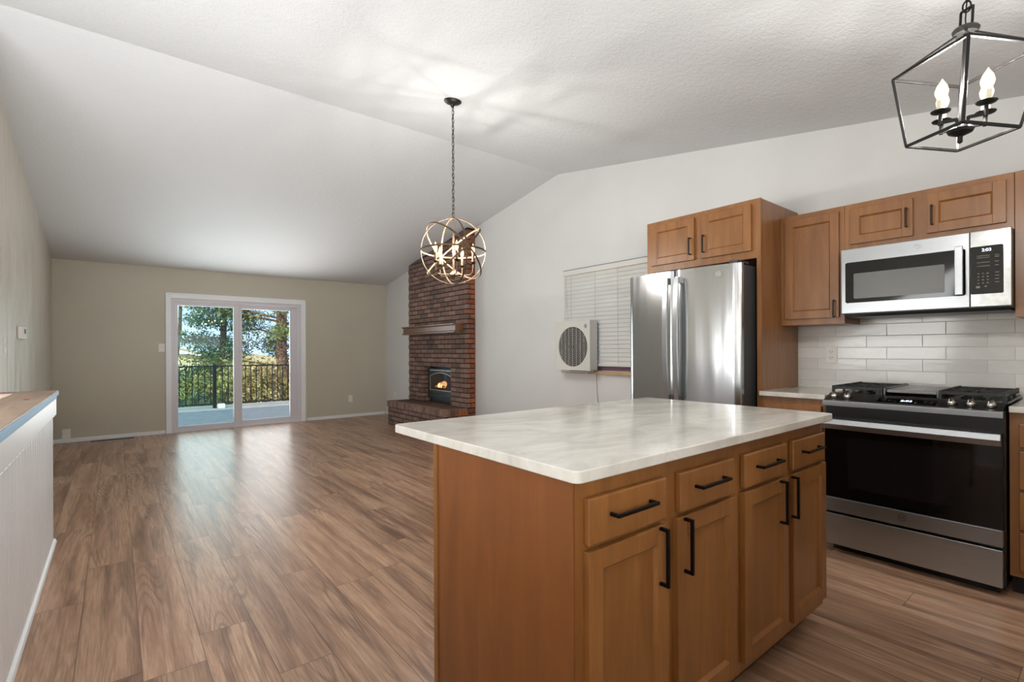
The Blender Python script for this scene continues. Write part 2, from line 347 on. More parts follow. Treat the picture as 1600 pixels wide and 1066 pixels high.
# right wall with the blind window opening
WY0, WY1, WZ0, WZ1 = 2.55, 3.99, .985, 2.095
bm = bmesh.new(); gable(bm, XR, XR + .14, YN, WY0, -.1); gable(bm, XR, XR + .14, WY1, D, -.1)
box(bm, XR, XR + .14, WY0, WY1, -.1, WZ0)
prism(bm, [(WY0, WZ1), (WY1, WZ1), (WY1, ceilz(WY1)), (WY0, ceilz(WY0))], 0, XR, XR + .14)
struct('wall_right', bm, m_white)
bm = bmesh.new(); gable(bm, XL - .12, XL, 4.15, D, -.1); struct('wall_left', bm, m_left)
bm = bmesh.new(); box(bm, XW, XL, 4.15, 4.27, -2.6, ceilz(4.27)); struct('wall_stairwell_back', bm, m_left)
bm = bmesh.new(); gable(bm, XW - .12, XW, YN, 4.27, -2.6); struct('wall_stairwell_left', bm, m_left)
bm = bmesh.new(); box(bm, XW - .12, XR + .14, YN - .12, YN, -.1, ceilz(YN)); box(bm, XW - .12, -.44, YN - .12, YN, -2.6, -.1)
struct('wall_near', bm, m_taupe)
struct('floor_stairwell', B((XW, -.32, YN, 4.27, -2.7, -2.6)), m_floor)
struct('wall_below_floor', B((-.44, -.32, YN, 4.27, -2.6, -.12)), m_white)
for i in range(7):
    struct('stair_step', B((XW, -.44, 1.3 + .27 * i, 1.57 + .27 * i, -.37 - .19 * i, -.18 - .19 * i)), m_capwood)
# far wall with sliding door opening
DX0, DX1, DZ = .64, 2.47, 1.99
struct('wall_far', B((XL - .1, DX0, D, D + .15, -.1, ceilz(D) + .01), (DX1, XR + .1, D, D + .15, -.1, ceilz(D) + .01), (DX0, DX1, D, D + .15, DZ, ceilz(D) + .01), (DX0, DX1, D, D + .15, -.1, -.03)), m_taupe)
def skirting(name, bx): struct(name, B(bx), m_trim, bev=.004)
skirting('baseboard_far_left', (XL + .01, .565, D - .016, D, 0, .052)); skirting('baseboard_far_right', (2.56, XR - .02, D - .016, D, 0, .052))
skirting('baseboard_left', (XL, XL + .015, 4.45, D - .02, 0, .052)); skirting('baseboard_right', (XR - .015, XR, 7.66, D - .02, 0, .052))
skirting('baseboard_right_near', (XR - .015, XR, 2.6, 5.76, 0, .052))
# half wall beside the stairwell
bm = bmesh.new(); box(bm, -.44, -.319, YN + .01, 4.262, 0, .937); y = 4.25
while y > YN + .1:
    box(bm, -.319, -.311, y - .075, y, .02, .79); y -= .088
box(bm, -.66, -.44, 4.15, 4.262, 0, .937)
hw = struct('wall_stair_half', bm, m_trim, bev=.002)
bm = bmesh.new(); prism(bm, [(-.3195, .784), (-.297, .81), (-.297, .937), (-.3195, .937)], 1, YN + .01, 4.29); struct('trim_board', bm, m_trim, hw, bev=.003)
bm = bmesh.new(); prism(bm, [(-.3195, 0), (-.296, 0), (-.3, .014), (-.308, .022), (-.3195, .026)], 1, YN + .01, 4.275); struct('quarter_round', bm, m_trim, hw)
bm = bmesh.new(); box(bm, -.475, -.287, YN + .01, 4.29, .938, .9655); box(bm, XL + .003, -.475, 4.13, 4.29, .938, .9655)
struct('wood_cap', bm, m_capwood, hw, bev=.004)
bm = bmesh.new(); y = YN + .05
box(bm, -.2875, -.2855, y, 4.292, .936, .958); box(bm, -.2965, -.2945, y, 4.291, .914, .938)
struct('masking_tape', bm, m_tape, hw)
bm = bmesh.new(); lathe(bm, [(.006, 0), (.012, .001), (.009, .003)], (-.36, 3.55, .9655), n=14); tag(obj('paint_spot', bm, m_red), 'small red paint spot on the wooden cap of the white half wall', 'paint spot')

# ------------------------------------------------------------------ sliding glass door
dr = bpy.data.objects.new('door_1', None); C.objects.link(dr); dr.location = (1.555, D, 0); dr['kind'] = 'structure'; ORG['door_1'] = Vector(dr.location)
def ring(bm, x0, x1, z0, z1, wl, wr, wt, wb, y0, y1):
    box(bm, x0, x0 + wl, y0, y1, z0, z1); box(bm, x1 - wr, x1, y0, y1, z0, z1)
    if wt: box(bm, x0 + wl, x1 - wr, y0, y1, z1 - wt, z1)
    if wb: box(bm, x0 + wl, x1 - wr, y0, y1, z0, z0 + wb)
bm = bmesh.new(); ring(bm, .572, 2.543, 0, 2.075, .068, .074, .08, 0, D - .02, D - .001); ring(bm, .572, 2.543, 0, 2.075, .02, .02, .022, 0, D - .027, D - .019)
obj('door_casing', bm, m_trim, dr, bev=.003)
bm = bmesh.new(); ring(bm, DX0, DX1, -.02, DZ, .028, .04, .035, .045, D - .01, D + .13); ring(bm, DX0 + .028, DX1 - .04, .02, DZ - .03, .012, .014, .016, .012, D + .0, D + .02)
obj('door_frame', bm, m_vinyl, dr, bev=.002)
def sash(name, x0, x1, z0, z1, wl, wr, wt, wb, y, gm):
    bm = bmesh.new(); ring(bm, x0, x1, z0, z1, wl, wr, wt, wb, y, y + .04); s = obj(name, bm, m_vinyl, dr, bev=.004)
    obj('glass', B((x0 + wl - .005, x1 - wr + .005, y + .018, y + .024, z0 + wb - .005, z1 - wt + .005)), gm, s); return s
sl = sash('sliding_panel', .668, 1.535, .025, 1.955, .055, .08, .06, .062, D + .015, m_glt)
fx = sash('fixed_panel', 1.50, 2.43, .025, 1.955, .083, .123, .072, .07, D + .062, m_gl)
bm = bmesh.new(); box(bm, .672, .694, D + .004, D + .016, .84, 1.07); tube(bm, [(.683, D + .01, .87), (.69, D - .03, .89), (.693, D - .036, .955), (.69, D - .03, 1.02), (.683, D + .01, 1.04)], .007)
obj('handle', bm, m_vinyl, sl, smooth=True)

# ------------------------------------------------------------------ wall plates, thermostat, vent
def plate(name, label, cat, c, nrm, kind, group=None, w_=.072, h=.118, mat=None):
    t = thing(name, label, cat, c, group); n = Vector(nrm); r = Vector((0, 0, 1)).cross(n)
    def F(u, w__, d): return Vector(c) + r * u + Vector((0, 0, w__)) + n * d
    bm = bmesh.new(); boxF(bm, F, -w_/2, w_/2, -h/2, h/2, .0, .006); obj('plate', bm, mat or m_plastic, t, bev=.002)
    if kind == 'outlet':
        for s in (-1, 1):
            bm = bmesh.new(); boxF(bm, F, -.017, .017, s*.021 - .014, s*.021 + .014, .006, .0085); k = obj('socket', bm, mat or m_plastic, t, bev=.002)
            bm = bmesh.new()
            for a in (-.007, .007): boxF(bm, F, a - .0013, a + .0013, s*.021 - .003, s*.021 + .007, .0085, .009)
            boxF(bm, F, -.002, .002, s*.021 - .011, s*.021 - .007, .0085, .009); obj('slots', bm, m_slot, k)
    if kind == 'switch':
        bm = bmesh.new(); boxF(bm, F, -.005, .005, -.004, .012, .006, .017); obj('toggle', bm, m_plastic2, t, bev=.002)
    if kind == 'coax':
        bm = bmesh.new(); lathe(bm, [(.006, .006), (.006, .016), (.003, .016)], c, nrm, 12); obj('connector', bm, m_nickel, t)
    return t
plate('light_switch', 'white light switch on the taupe wall left of the sliding glass door', 'light switch', (.524, D, 1.263), (0, -1, 0), 'switch')
plate('wall_outlet', 'white outlet low on the taupe wall between sliding door and fireplace', 'outlet', (3.324, D, .335), (0, -1, 0), 'outlet')
plate('wall_outlet', 'small white outlet on the white wall above the far end of the brick hearth', 'outlet', (XR, 8.43, .385), (-1, 0, 0), 'outlet', mat=m_plastic)
plate('wall_outlet', 'white double outlet in the tiled backsplash left of the range', 'outlet', (XR - .012, 1.31, 1.166), (-1, 0, 0), 'outlet')
plate('cover_plate', 'blank white plate low on the taupe wall beside the half wall end', 'wall plate', (-.515, D, .118), (0, -1, 0), 'none', w_=.085, h=.125)
plate('light_switch', 'narrow white switch plate on the left wall beside the white thermostat', 'light switch', (XL, 5.25, 1.26), (1, 0, 0), 'switch', w_=.07)
t = thing('thermostat', 'white boxy thermostat high on the left wall beside a patch of glossy paint', 'thermostat', (XL, 6.0, 1.376))
obj('housing', B((XL, XL + .035, 5.88, 6.12, 1.32, 1.43)), m_plastic, t, bev=.008)
obj('screen', B((XL + .035, XL + .037, 5.97, 6.05, 1.37, 1.41)), m_slot, t)
bm = B((-.27, .2, D - .16, D - .05, .0005, .004))
t = thing('floor_vent', 'dark metal floor register in the planks left of the sliding door', 'vent', (-.03, D - .1, 0)); obj('frame', bm, m_bronze, t, bev=.001)
bm = bmesh.new()
for i in range(16): box(bm, -.25 + i * .028, -.236 + i * .028, D - .145, D - .065, .004, .006)
obj('louvres', bm, m_black, t)

# ------------------------------------------------------------------ window in right wall, blind, air conditioner
wd = bpy.data.objects.new('window_1', None); C.objects.link(wd); wd.location = (XR + .07, 3.3, WZ0); wd['kind'] = 'structure'; ORG['window_1'] = Vector(wd.location)
bm = bmesh.new()
for a in ((WY0, WY0 + .04, WZ0, WZ1), (WY1 - .04, WY1, WZ0, WZ1), (WY0, WY1, WZ1 - .04, WZ1), (WY0, WY1, WZ0, WZ0 + .04), (3.25, 3.29, WZ0, WZ1)): box(bm, XR + .07, XR + .12, *a)
obj('window_frame', bm, m_vinyl, wd); obj('gap_shade_strip', B((XR + .02, XR + .07, WY0 + .001, WY1 - .001, WZ0 + .001, 1.05)), plain('mauve_brown_gap_shade', '7a5a62', .6), wd); obj('glass', B((XR + .09, XR + .095, WY0 + .03, WY1 - .03, WZ0 + .03, WZ1 - .03)), m_gl, wd)  # added mauve strip, the dim gap under the blind put into its colour
obj('window_sill', B((XR - .06, XR + .07, WY0 - .02, WY1 + .02, WZ0 - .035, WZ0 - .005)), m_sill, wd, bev=.003)
t = thing('window_blind', 'white horizontal slat blind lowered over the window behind the refrigerator', 'blind', (XR - .03, 3.3, 2.09))
BY0, BY1 = 2.57, 3.985
obj('headrail', B((XR - .06, XR - .005, BY0, BY1, 2.04, 2.093)), m_blind, t, bev=.002)
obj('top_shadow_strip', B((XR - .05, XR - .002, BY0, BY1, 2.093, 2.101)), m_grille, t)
bm = bmesh.new(); z = 2.02; k = 0
while z > 1.055:
    bar(bm, (XR - .033, BY0, z), (XR - .033, BY1, z), .0028, .052, (math.cos(1.2), 0, math.sin(1.2))); z -= .043
o = obj('slats', bm, m_blind, t)
for vtx in (): pass
obj('bottom_rail', B((XR - .052, XR - .014, BY0, BY1, 1.034, 1.062)), m_blind, t, bev=.003)
for y in (2.75, 3.2, 3.5, 3.85):
    bm = bmesh.new(); tube(bm, [(XR - .06, y, 2.04), (XR - .06, y, 1.06)], .0016, 6); obj('ladder_cord', bm, m_wire, t)
bm = bmesh.new(); tube(bm, [(XR - .066, 3.94, 2.03), (XR - .068, 3.93, 1.5)], .002, 6); tube(bm, [(XR - .066, 3.93, 2.03), (XR - .068, 3.89, 1.52)], .002, 6); obj('pull_cord', bm, m_wire, t)
# air conditioner
ax0, ay0, ay1, az0, az1 = 3.81, 3.455, 3.957, .992, 1.52
t = thing('window_air_conditioner', 'white boxy window air conditioner with round grille standing on the sill under the blind', 'air conditioner', (3.9, 3.7, az0))
obj('housing', B((ax0 + .012, 3.935, ay0, ay1, az0, az1)), m_ac, t, bev=.006)
bm = bmesh.new(); cy_, cz_ = 3.70, 1.25; R = .215; N = 48
outer = []
for k in range(N):
    a = 2*PI*k/N; d = (math.cos(a), math.sin(a)); s = 1 / max(abs(d[0]), abs(d[1])); outer.append((cy_ + d[0] * s * .25, cz_ + d[1] * s * .262))
def loopv(pts, x): return [bm.verts.new((x, p[0], p[1])) for p in pts]
inner = [(cy_ + R * math.cos(2*PI*k/N), cz_ - .01 + R * math.sin(2*PI*k/N)) for k in range(N)]
A0 = loopv(outer, ax0 + .02); A1 = loopv(outer, ax0); B1 = loopv(inner, ax0); B0 = loopv([(cy_ + (p[0] - cy_) * .97, cz_ + (p[1] - cz_) * .97) for p in inner], ax0 + .02)
for k in range(N):
    j = (k + 1) % N
    face(bm, (A0[k], A0[j], A1[j], A1[k])); face(bm, (A1[k], A1[j], B1[j], B1[k])); face(bm, (B1[k], B1[j], B0[j], B0[k])); face(bm, (B0[k], B0[j], A0[j], A0[k]))
obj('front_bezel', bm, m_ac, t)
bm = bmesh.new(); lathe(bm, [(R, .0), (R, .002)], (ax0 + .0105, cy_, cz_ - .01), (1, 0, 0), 40); gr = obj('fan_grille', bm, m_grille, t)
bm = bmesh.new()
for k in range(8): torus(bm, (ax0 + .006, cy_, cz_ - .01), (1, 0, 0), .035 + .022 * k, .0016, 40, 5)
for k in range(-3, 4):
    yy = .055 * k; h = math.sqrt(max(0, R*R - yy*yy)) - .005; tube(bm, [(ax0 + .004, cy_ + yy, cz_ - .01 - h), (ax0 + .004, cy_ + yy, cz_ - .01 + h)], .0024, 6)
obj('grille_wires', bm, m_wire, gr)
bm = bmesh.new(); torus(bm, (ax0 - .001, ay0 + .052, az1 - .065), (1, 0, 0), .02, .002, 28, 6); box(bm, ax0 - .002, ax0, ay0 + .047, ay0 + .057, az1 - .078, az1 - .053); obj('round_badge', bm, m_grille, t)
bm = bmesh.new()
for k in range(12): box(bm, 3.935, 3.948, ay0 + .004, ay1 - .004, az0 + .02 + k * .041, az0 + .045 + k * .041)
obj('rear_bellows', bm, m_grille, t)
bm = bmesh.new(); box(bm, 3.83, 3.93, ay0 + .05, ay1 - .06, az0 - .024, az0 - .001); obj('mounting_rail', bm, m_nickel, t)
bm = bmesh.new(); box(bm, 3.825, 3.835, ay0 + .06, ay1 - .2, az0 - .012, az0 - .004); obj('rail_slot', bm, m_black, t)
bm = bmesh.new(); tube(bm, [(3.99, 3.53, .985), (4.003, 3.53, .9), (4.003, 3.527, .75), (4.003, 3.50, .55), (4.003, 3.49, .35)], .0035, 8); obj('power_cord', bm, m_wire, t, smooth=True)

# ------------------------------------------------------------------ fireplace
FY0, FY1, FX = 5.81, 7.60, 3.87
OY0, OY1, OZ = 6.26, 7.09, .966
t = thing('brick_fireplace', 'tall red brown brick fireplace rising to the sloped ceiling on the white wall', 'fireplace', (3.9, 6.7, 0))
CH = .0705
bm = bmesh.new()   # mortar core
HT = .384
prism(bm, [(FY0 + .008, 0), (OY0 - .006, 0), (OY0 - .006, ceilz(OY0) - .01), (FY0 + .008, ceilz(FY0) - .01)], 0, FX + .006, XR - .001)
prism(bm, [(OY1 + .006, 0), (FY1 - .008, 0), (FY1 - .008, ceilz(FY1) - .01), (OY1 + .006, ceilz(OY1) - .01)], 0, FX + .006, XR - .001)
prism(bm, [(OY0 - .006, OZ + .006), (OY1 + .006, OZ + .006), (OY1 + .006, ceilz(OY1) - .01), (OY0 - .006, ceilz(OY0) - .01)], 0, FX + .006, XR - .001)
obj('mortar', bm, m_mortar, t)
bside = bmesh.new(); bm = bmesh.new(); zs = HT; row = 0; g_ = .013
def brk(bm, x0, x1, y0, y1, z0, z1, j=.003):
    if z0 > ceilz(y1) - .02: return
    dx = rnd.uniform(-j, j)
    P_ = []
    for x in (x0, x1):
        for y in (y0, y1):
            for z in (z0, z1): P_.append(((x + dx) if x == x0 else x, y, min(z, ceilz(y) - .006)))
    hexa(bm, P_)
while zs < 3.0:
    off = 0 if row % 2 else .105
    y = FY0 + .1 - .0 if row % 2 else FY0 + .205
    segs = [(FY0, y)]
    while y < FY1 - .02:
        y2 = min(y + .209, FY1); segs.append((y, y2)); y = y2
    for a, b in segs:
        if b - a < .03: continue
        if zs + CH * .5 < OZ:
            parts_ = [(a, min(b, OY0)), (max(a, OY1), b)]
        else: parts_ = [(a, b)]
        for p_, q_ in parts_:
            if q_ - p_ > .02: brk(bm, FX, FX + .05, p_ + (g_/2 if p_ not in (FY0, OY1) else 0), q_ - (g_/2 if q_ not in (FY1, OY0) else 0), zs + g_/2, min(zs + CH, 9) - g_/2)
    # near side returns, reveals of the opening
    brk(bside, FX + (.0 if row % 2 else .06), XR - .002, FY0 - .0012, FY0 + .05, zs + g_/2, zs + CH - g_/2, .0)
    brk(bm, FX + .058, XR - .002, FY1 - .05, FY1, zs + g_/2, zs + CH - g_/2, .0)
    if zs + CH * .5 < OZ:
        brk(bm, FX + .05, XR - .01, OY1 - .002, OY1 + .05, zs + g_/2, zs + CH - g_/2, 0); brk(bm, FX + .05, XR - .01, OY0 - .05, OY0 + .002, zs + g_/2, zs + CH - g_/2, 0)
    zs += CH; row += 1
zs = HT - 5 * CH
while zs < HT - .01:
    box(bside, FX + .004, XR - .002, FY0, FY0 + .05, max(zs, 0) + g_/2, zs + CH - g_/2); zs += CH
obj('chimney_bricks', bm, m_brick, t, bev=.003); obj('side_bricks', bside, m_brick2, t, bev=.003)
obj('firebox_back', B((XR - .006, XR - .001, OY0 - .004, OY1 + .004, HT, OZ + .005)), m_black, t)
# hearth
HX = 3.49
bm = bmesh.new(); box(bm, HX + .005, FX + .06, FY0 + .005, FY1 - .008, 0, HT - .006); obj('hearth_mortar', bm, m_mortar, t)
bhs = bmesh.new(); bm = bmesh.new()
for r_ in range(4):
    z0 = r_ * .0715; y = FY0 - (.0 if r_ % 2 else .105)
    while y < FY1 - .01:
        a, b = max(y, FY0), min(y + .209, FY1)
        if b - a > .02: hexa(bm, [(x, yy, zz) for x in (HX + rnd.uniform(-.002, .002), HX + .06) for yy in (a + g_/2, b - g_/2) for zz in (z0 + g_/2, z0 + .0715 - g_/2)])
        y += .209
    x = HX
    while x < FX - .02:
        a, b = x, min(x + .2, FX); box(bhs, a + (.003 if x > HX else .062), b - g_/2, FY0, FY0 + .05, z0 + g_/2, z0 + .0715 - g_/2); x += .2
obj('hearth_bricks', bm, m_brick, t, bev=.003)
bm = bmesh.new(); n_ = 27; pw = (FY1 - FY0 + .02) / n_
for k in range(n_):
    a = FY0 - .012 + k * pw; hexa(bm, [(x, yy, zz) for x in (HX - .014 + rnd.uniform(-.002, .002), HX + .1) for yy in (a + .004, a + pw - .004) for zz in (.289, HT)])
n_ = 5; pw = (FX - HX - .1) / n_
for k in range(n_):
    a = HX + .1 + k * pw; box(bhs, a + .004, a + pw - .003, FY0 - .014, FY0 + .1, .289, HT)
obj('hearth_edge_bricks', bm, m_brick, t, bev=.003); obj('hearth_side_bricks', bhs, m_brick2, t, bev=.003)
bm = bmesh.new()
for i in range(2):
    for k in range(8):
        a = FY0 + .09 + k * .212; x0 = HX + .104 + i * .138; box(bm, x0, x0 + .13, a + .004, min(a + .206, FY1), HT - .03, HT - .001)
box(bm, FX + .02, XR - .02, OY0 + .004, OY1 - .004, HT - .03, HT - .002)
obj('hearth_top_bricks', bm, m_hearthtop, t, bev=.002)
t = thing('mantel_shelf', 'dark brown wooden mantel shelf fixed across the brick chimney', 'mantel', (3.8, 6.7, 1.46))
bm = bmesh.new(); prof = [(FX - .002, 1.463), (3.722, 1.463), (3.722, 1.482), (3.738, 1.492), (3.738, 1.56), (3.722, 1.57), (3.711, 1.578), (3.711, 1.592), (FX - .002, 1.592)]
prism(bm, prof, 1, 5.92, 7.53); obj('mantel_beam', bm, m_mantel, t, bev=.002)
bm = bmesh.new(); box(bm, 3.706, 3.714, 5.918, 7.532, 1.580, 1.590); box(bm, 3.716, 3.724, 5.918, 7.532, 1.465, 1.475); obj('edge_moulding', bm, m_mantel, t)
# insert stove
t = thing('gas_fireplace_insert', 'blue black metal stove insert with arched glass and burning flames in the brick opening', 'fireplace insert', (3.95, 6.65, .43))
IX = 3.925
obj('casing', B((IX + .01, XR - .012, OY0 + .01, OY1 - .04, .452, .925)), m_stove, t, bev=.004)
obj('stand', B((IX + .02, XR - .02, 6.33, 6.98, HT, .452)), m_black, t)
gy0, gy1, gz0, gz1 = 6.30, 6.96, .585, .80
def arch(cy, hw_, z0, z1, rise, n=16):
    return [(cy - hw_, z0), (cy + hw_, z0)] + [(cy + hw_ - 2 * hw_ * k / n, z1 + rise * math.sin(PI * k / n)) for k in range(n + 1)]
gc = (gy0 + gy1) / 2
bm = bmesh.new(); prism(bm, arch(gc, .36, .545, .80, .07), 0, IX + .004, IX + .01); pts = None; obj('door_panel', bm, m_stove, t)
bm = bmesh.new(); tube(bm, [(IX, p[0], p[1]) for p in arch(gc, .33, gz0, gz1, .055)], .010, 8, True); obj('nickel_arch_trim', bm, m_nickel, t, smooth=True)
bm = bmesh.new(); prism(bm, arch(gc, .322, gz0 + .005, gz1, .05), 0, IX + .002, IX + .004); obj('firebox', bm, plain('firebox_dark', '17120f', .9), t)
bm = bmesh.new(); prism(bm, arch(gc, .322, gz0 + .005, gz1, .05), 0, IX - .012, IX - .0105); obj('viewing_glass', bm, m_fglass, t)
bm = bmesh.new()
for a, b in (((IX - .003, gc - .19, .625), (IX - .003, gc + .17, .635)), ((IX - .004, gc - .12, .655), (IX - .004, gc + .2, .62)), ((IX - .004, gc - .17, .612), (IX - .004, gc + .06, .66))): tube(bm, [a, b], .014, 8)
obj('logs', bm, m_log, t)
bm = bmesh.new(); box(bm, IX - .005, IX, gc - .2, gc + .2, .597, .612); obj('embers', bm, m_ember, t)
bm = bmesh.new(); bm2 = bmesh.new()
for k in range(1, 8):
    y = gc - .18 + k * .045; h = .02 + .08 * math.exp(-((k - 4) / 2.2) ** 2) * rnd.uniform(.7, 1.1)
    lathe(bm, [(.009, 0), (.012, h * .25), (.007, h * .6), (.001, h)], (IX - .008, y, .628), (0, rnd.uniform(-.12, .12), 1), 8)
    if 3 <= k <= 5: lathe(bm2, [(.007, 0), (.010, h * .2), (.006, h * .5), (.001, h * .75)], (IX - .015, y + .004, .63), (0, rnd.uniform(-.1, .1), 1), 8)
obj('flames', bm, m_fire, t, smooth=True); obj('flame_cores', bm2, m_fire2, t, smooth=True)
bm = bmesh.new()
for k in range(14): box(bm, IX, IX + .011, OY0 + .1 + k * .045, OY0 + .13 + k * .045, .885, .9)
obj('upper_louvres', bm, m_nickel, t)
obj('lower_shelf', B((IX - .008, IX + .01, OY0 + .04, OY1 - .07, .49, .52)), m_stove, t, bev=.003)
bm = bmesh.new(); tube(bm, [(3.90, 6.28, HT + .012), (3.84, 6.2, HT + .006), (3.83, 6.05, HT + .006), (3.85, 5.9, HT + .012), (3.855, 5.80, HT + .006), (3.86, 5.78, HT - .06), (3.97, 5.77, .25), (3.995, 5.74, .12)], .005, 8)
tag(obj('power_cable', bm, m_black, smooth=True), 'black cable running along the brick hearth from the stove insert to the wall', 'cable')
lamp('fire_glow', 'POINT', (3.85, gc, .68), .5, (1, .5, .2), radius=.05)

# ------------------------------------------------------------------ cabinets
def FR(xf): return lambda u, w_, d: (xf - d, u, w_)         # fronts that face the room from the right wall
def FI(yf): return lambda u, w_, d: (u, yf - d, w_)         # island fronts
def shaker(par, name, F, u0, u1, w0, w1, fw=.055, th=.02, mat=None):
    bm = bmesh.new(); mat = mat or m_wood
    boxF(bm, F, u0, u0 + fw, w0, w1, 0, th); boxF(bm, F, u1 - fw, u1, w0, w1, 0, th)
    boxF(bm, F, u0 + fw, u1 - fw, w0, w0 + fw, 0, th); boxF(bm, F, u0 + fw, u1 - fw, w1 - fw, w1, 0, th)
    # chamfer strips and recessed panel
    i0, i1, j0, j1 = u0 + fw, u1 - fw, w0 + fw, w1 - fw; c = .009
    for q in (((i0, j0), (i1, j0), (i1 - c, j0 + c), (i0 + c, j0 + c)), ((i0, j1), (i0 + c, j1 - c), (i1 - c, j1 - c), (i1, j1)), ((i0, j0), (i0 + c, j0 + c), (i0 + c, j1 - c), (i0, j1)), ((i1, j0), (i1, j1), (i1 - c, j1 - c), (i1 - c, j0 + c))):
        vs = []
        for (a, b), dd in zip(q, [th - .002 if (a in (i0, i1) and b in (j0, j1)) else th - .011 for a, b in q]): vs.append(bm.verts.new(F(a, b, dd)))
        face(bm, vs)
    boxF(bm, F, i0 + c - .001, i1 - c + .001, j0 + c - .001, j1 - c + .001, 0, th - .0105)
    return obj(name, bm, mat, par, bev=.0015)
def slab(par, name, F, u0, u1, w0, w1, th=.02, mat=None):
    bm = bmesh.new(); boxF(bm, F, u0, u1, w0, w1, 0, th); return obj(name, bm, mat or m_wood, par, bev=.004)
def pull(par, F, u, w_, L, vert, th=.02, s=.0095, mat=None, pr=.03):
    bm = bmesh.new(); h = L / 2
    if vert:
        boxF(bm, F, u - s/2, u + s/2, w_ - h, w_ + h, th + pr - s, th + pr)
        for e in (-1, 1): boxF(bm, F, u - s/2, u + s/2, w_ + e*h - (s if e > 0 else 0), w_ + e*h + (0 if e > 0 else s), th, th + pr - s)
    else:
        boxF(bm, F, u - h, u + h, w_ - s/2, w_ + s/2, th + pr - s, th + pr)
        for e in (-1, 1): boxF(bm, F, u + e*h - (s if e > 0 else 0), u + e*h + (0 if e > 0 else s), w_ - s/2, w_ + s/2, th, th + pr - s)
    return obj('handle', bm, mat or m_pull, par, bev=.0015)

# island: two double base cabinets
def island_cab(x0, x1, label, doors, drawers, end=None):
    t = thing('island_base_cabinet', label, 'cabinet', ((x0 + x1) / 2, 1.13, 0), 'base cabinets of the kitchen island')
    F = FI(.82); bm = bmesh.new(); box(bm, x0, x1, .82, 1.452, .105, .899); obj('body', bm, m_wood, t, bev=.001)
    obj('toe_kick', B((x0 + .002, x1 - .002, .895, 1.44, 0, .105)), m_dark, t)
    for (a, b) in drawers:
        d = slab(t, 'drawer', F, a, b, .738, .853); pull(d, F, (a + b) / 2, .803, .17, False)
    for (a, b, hx) in doors:
        d = shaker(t, 'door', F, a, b, .145, .724, .05); pull(d, F, hx, .643, .16, True)
    return t
tA = island_cab(.849, 1.6175, 'maple island cabinet at the near left end with brown end panel', [(.879, 1.206, 1.165), (1.252, 1.595, 1.285)], [(.879, 1.198), (1.267, 1.583)])
tB = island_cab(1.6185, 2.385, 'maple island cabinet on the right, nearest the range', [(1.65, 1.995, 1.922), (2.04, 2.372, 2.02)], [(1.653, 1.977), (2.041, 2.361)])
bm = bmesh.new(); box(bm, .842, .849, .818, 1.44, .0, .899); o = obj('end_panel', bm, m_woodside, tA, bev=.001)
bm = bmesh.new(); box(bm, .838, .849, 1.446, 1.468, 0, .899); obj('corner_strip', bm, m_wood, tA)
obj('back_panel', B((.849, 1.6175, 1.452, 1.46, 0, .899)), m_woodside, tA); obj('back_panel', B((1.6185, 2.385, 1.452, 1.46, 0, .899)), m_woodside, tB)
bm = bmesh.new()
def rrect(x0, x1, y0, y1, r, n=6):
    p = []
    for cx, cy2, a0 in ((x1 - r, y1 - r, 0), (x0 + r, y1 - r, 90), (x0 + r, y0 + r, 180), (x1 - r, y0 + r, 270)):
        for k in range(n + 1):
            a = math.radians(a0 + 90 * k / n); p.append((cx + r * math.cos(a), cy2 + r * math.sin(a)))
    return p
prism(bm, rrect(.823, 2.422, .786, 1.745, .022), 2, .90, .93)
tag(obj('island_countertop', bm, m_quartz, bev=.003), 'white grey mottled quartz slab lying on the kitchen island', 'countertop')

# wall run
PY = 1.534
t = thing('refrigerator_cabinet', 'tall maple surround with two short doors over the refrigerator', 'cabinet', (3.7, 2.0, 0))
bm = bmesh.new(); box(bm, 3.416, XR - .001, PY, PY + .02, 0, 2.232); obj('end_panel', bm, m_wood, t, bev=.001)
bm = bmesh.new(); box(bm, 3.41, XR - .001, PY + .021, 2.44, 1.835, 2.230); obj('body', bm, m_wood, t)
bm = bmesh.new(); F = FR(3.41)
for a in ((PY, 1.60, 1.83, 2.235), (2.39, 2.445, 1.83, 2.235), (1.60, 2.39, 1.83, 1.885), (1.60, 2.39, 2.195, 2.235), (1.955, 2.02, 1.885, 2.195)): boxF(bm, F, *a, -.005, .01)
boxF(bm, F, PY, PY + .028, 0, 1.83, -.005, .01)
obj('face_frame', bm, m_wood, t, bev=.001); F = FR(3.40)
d = shaker(t, 'door', F, 1.591, 1.96, 1.882, 2.20); pull(d, F, 1.935, 1.985, .13, True, mat=m_bronze)
d = shaker(t, 'door', F, 2.016, 2.396, 1.882, 2.20); pull(d, F, 2.045, 1.985, .13, True, mat=m_bronze)

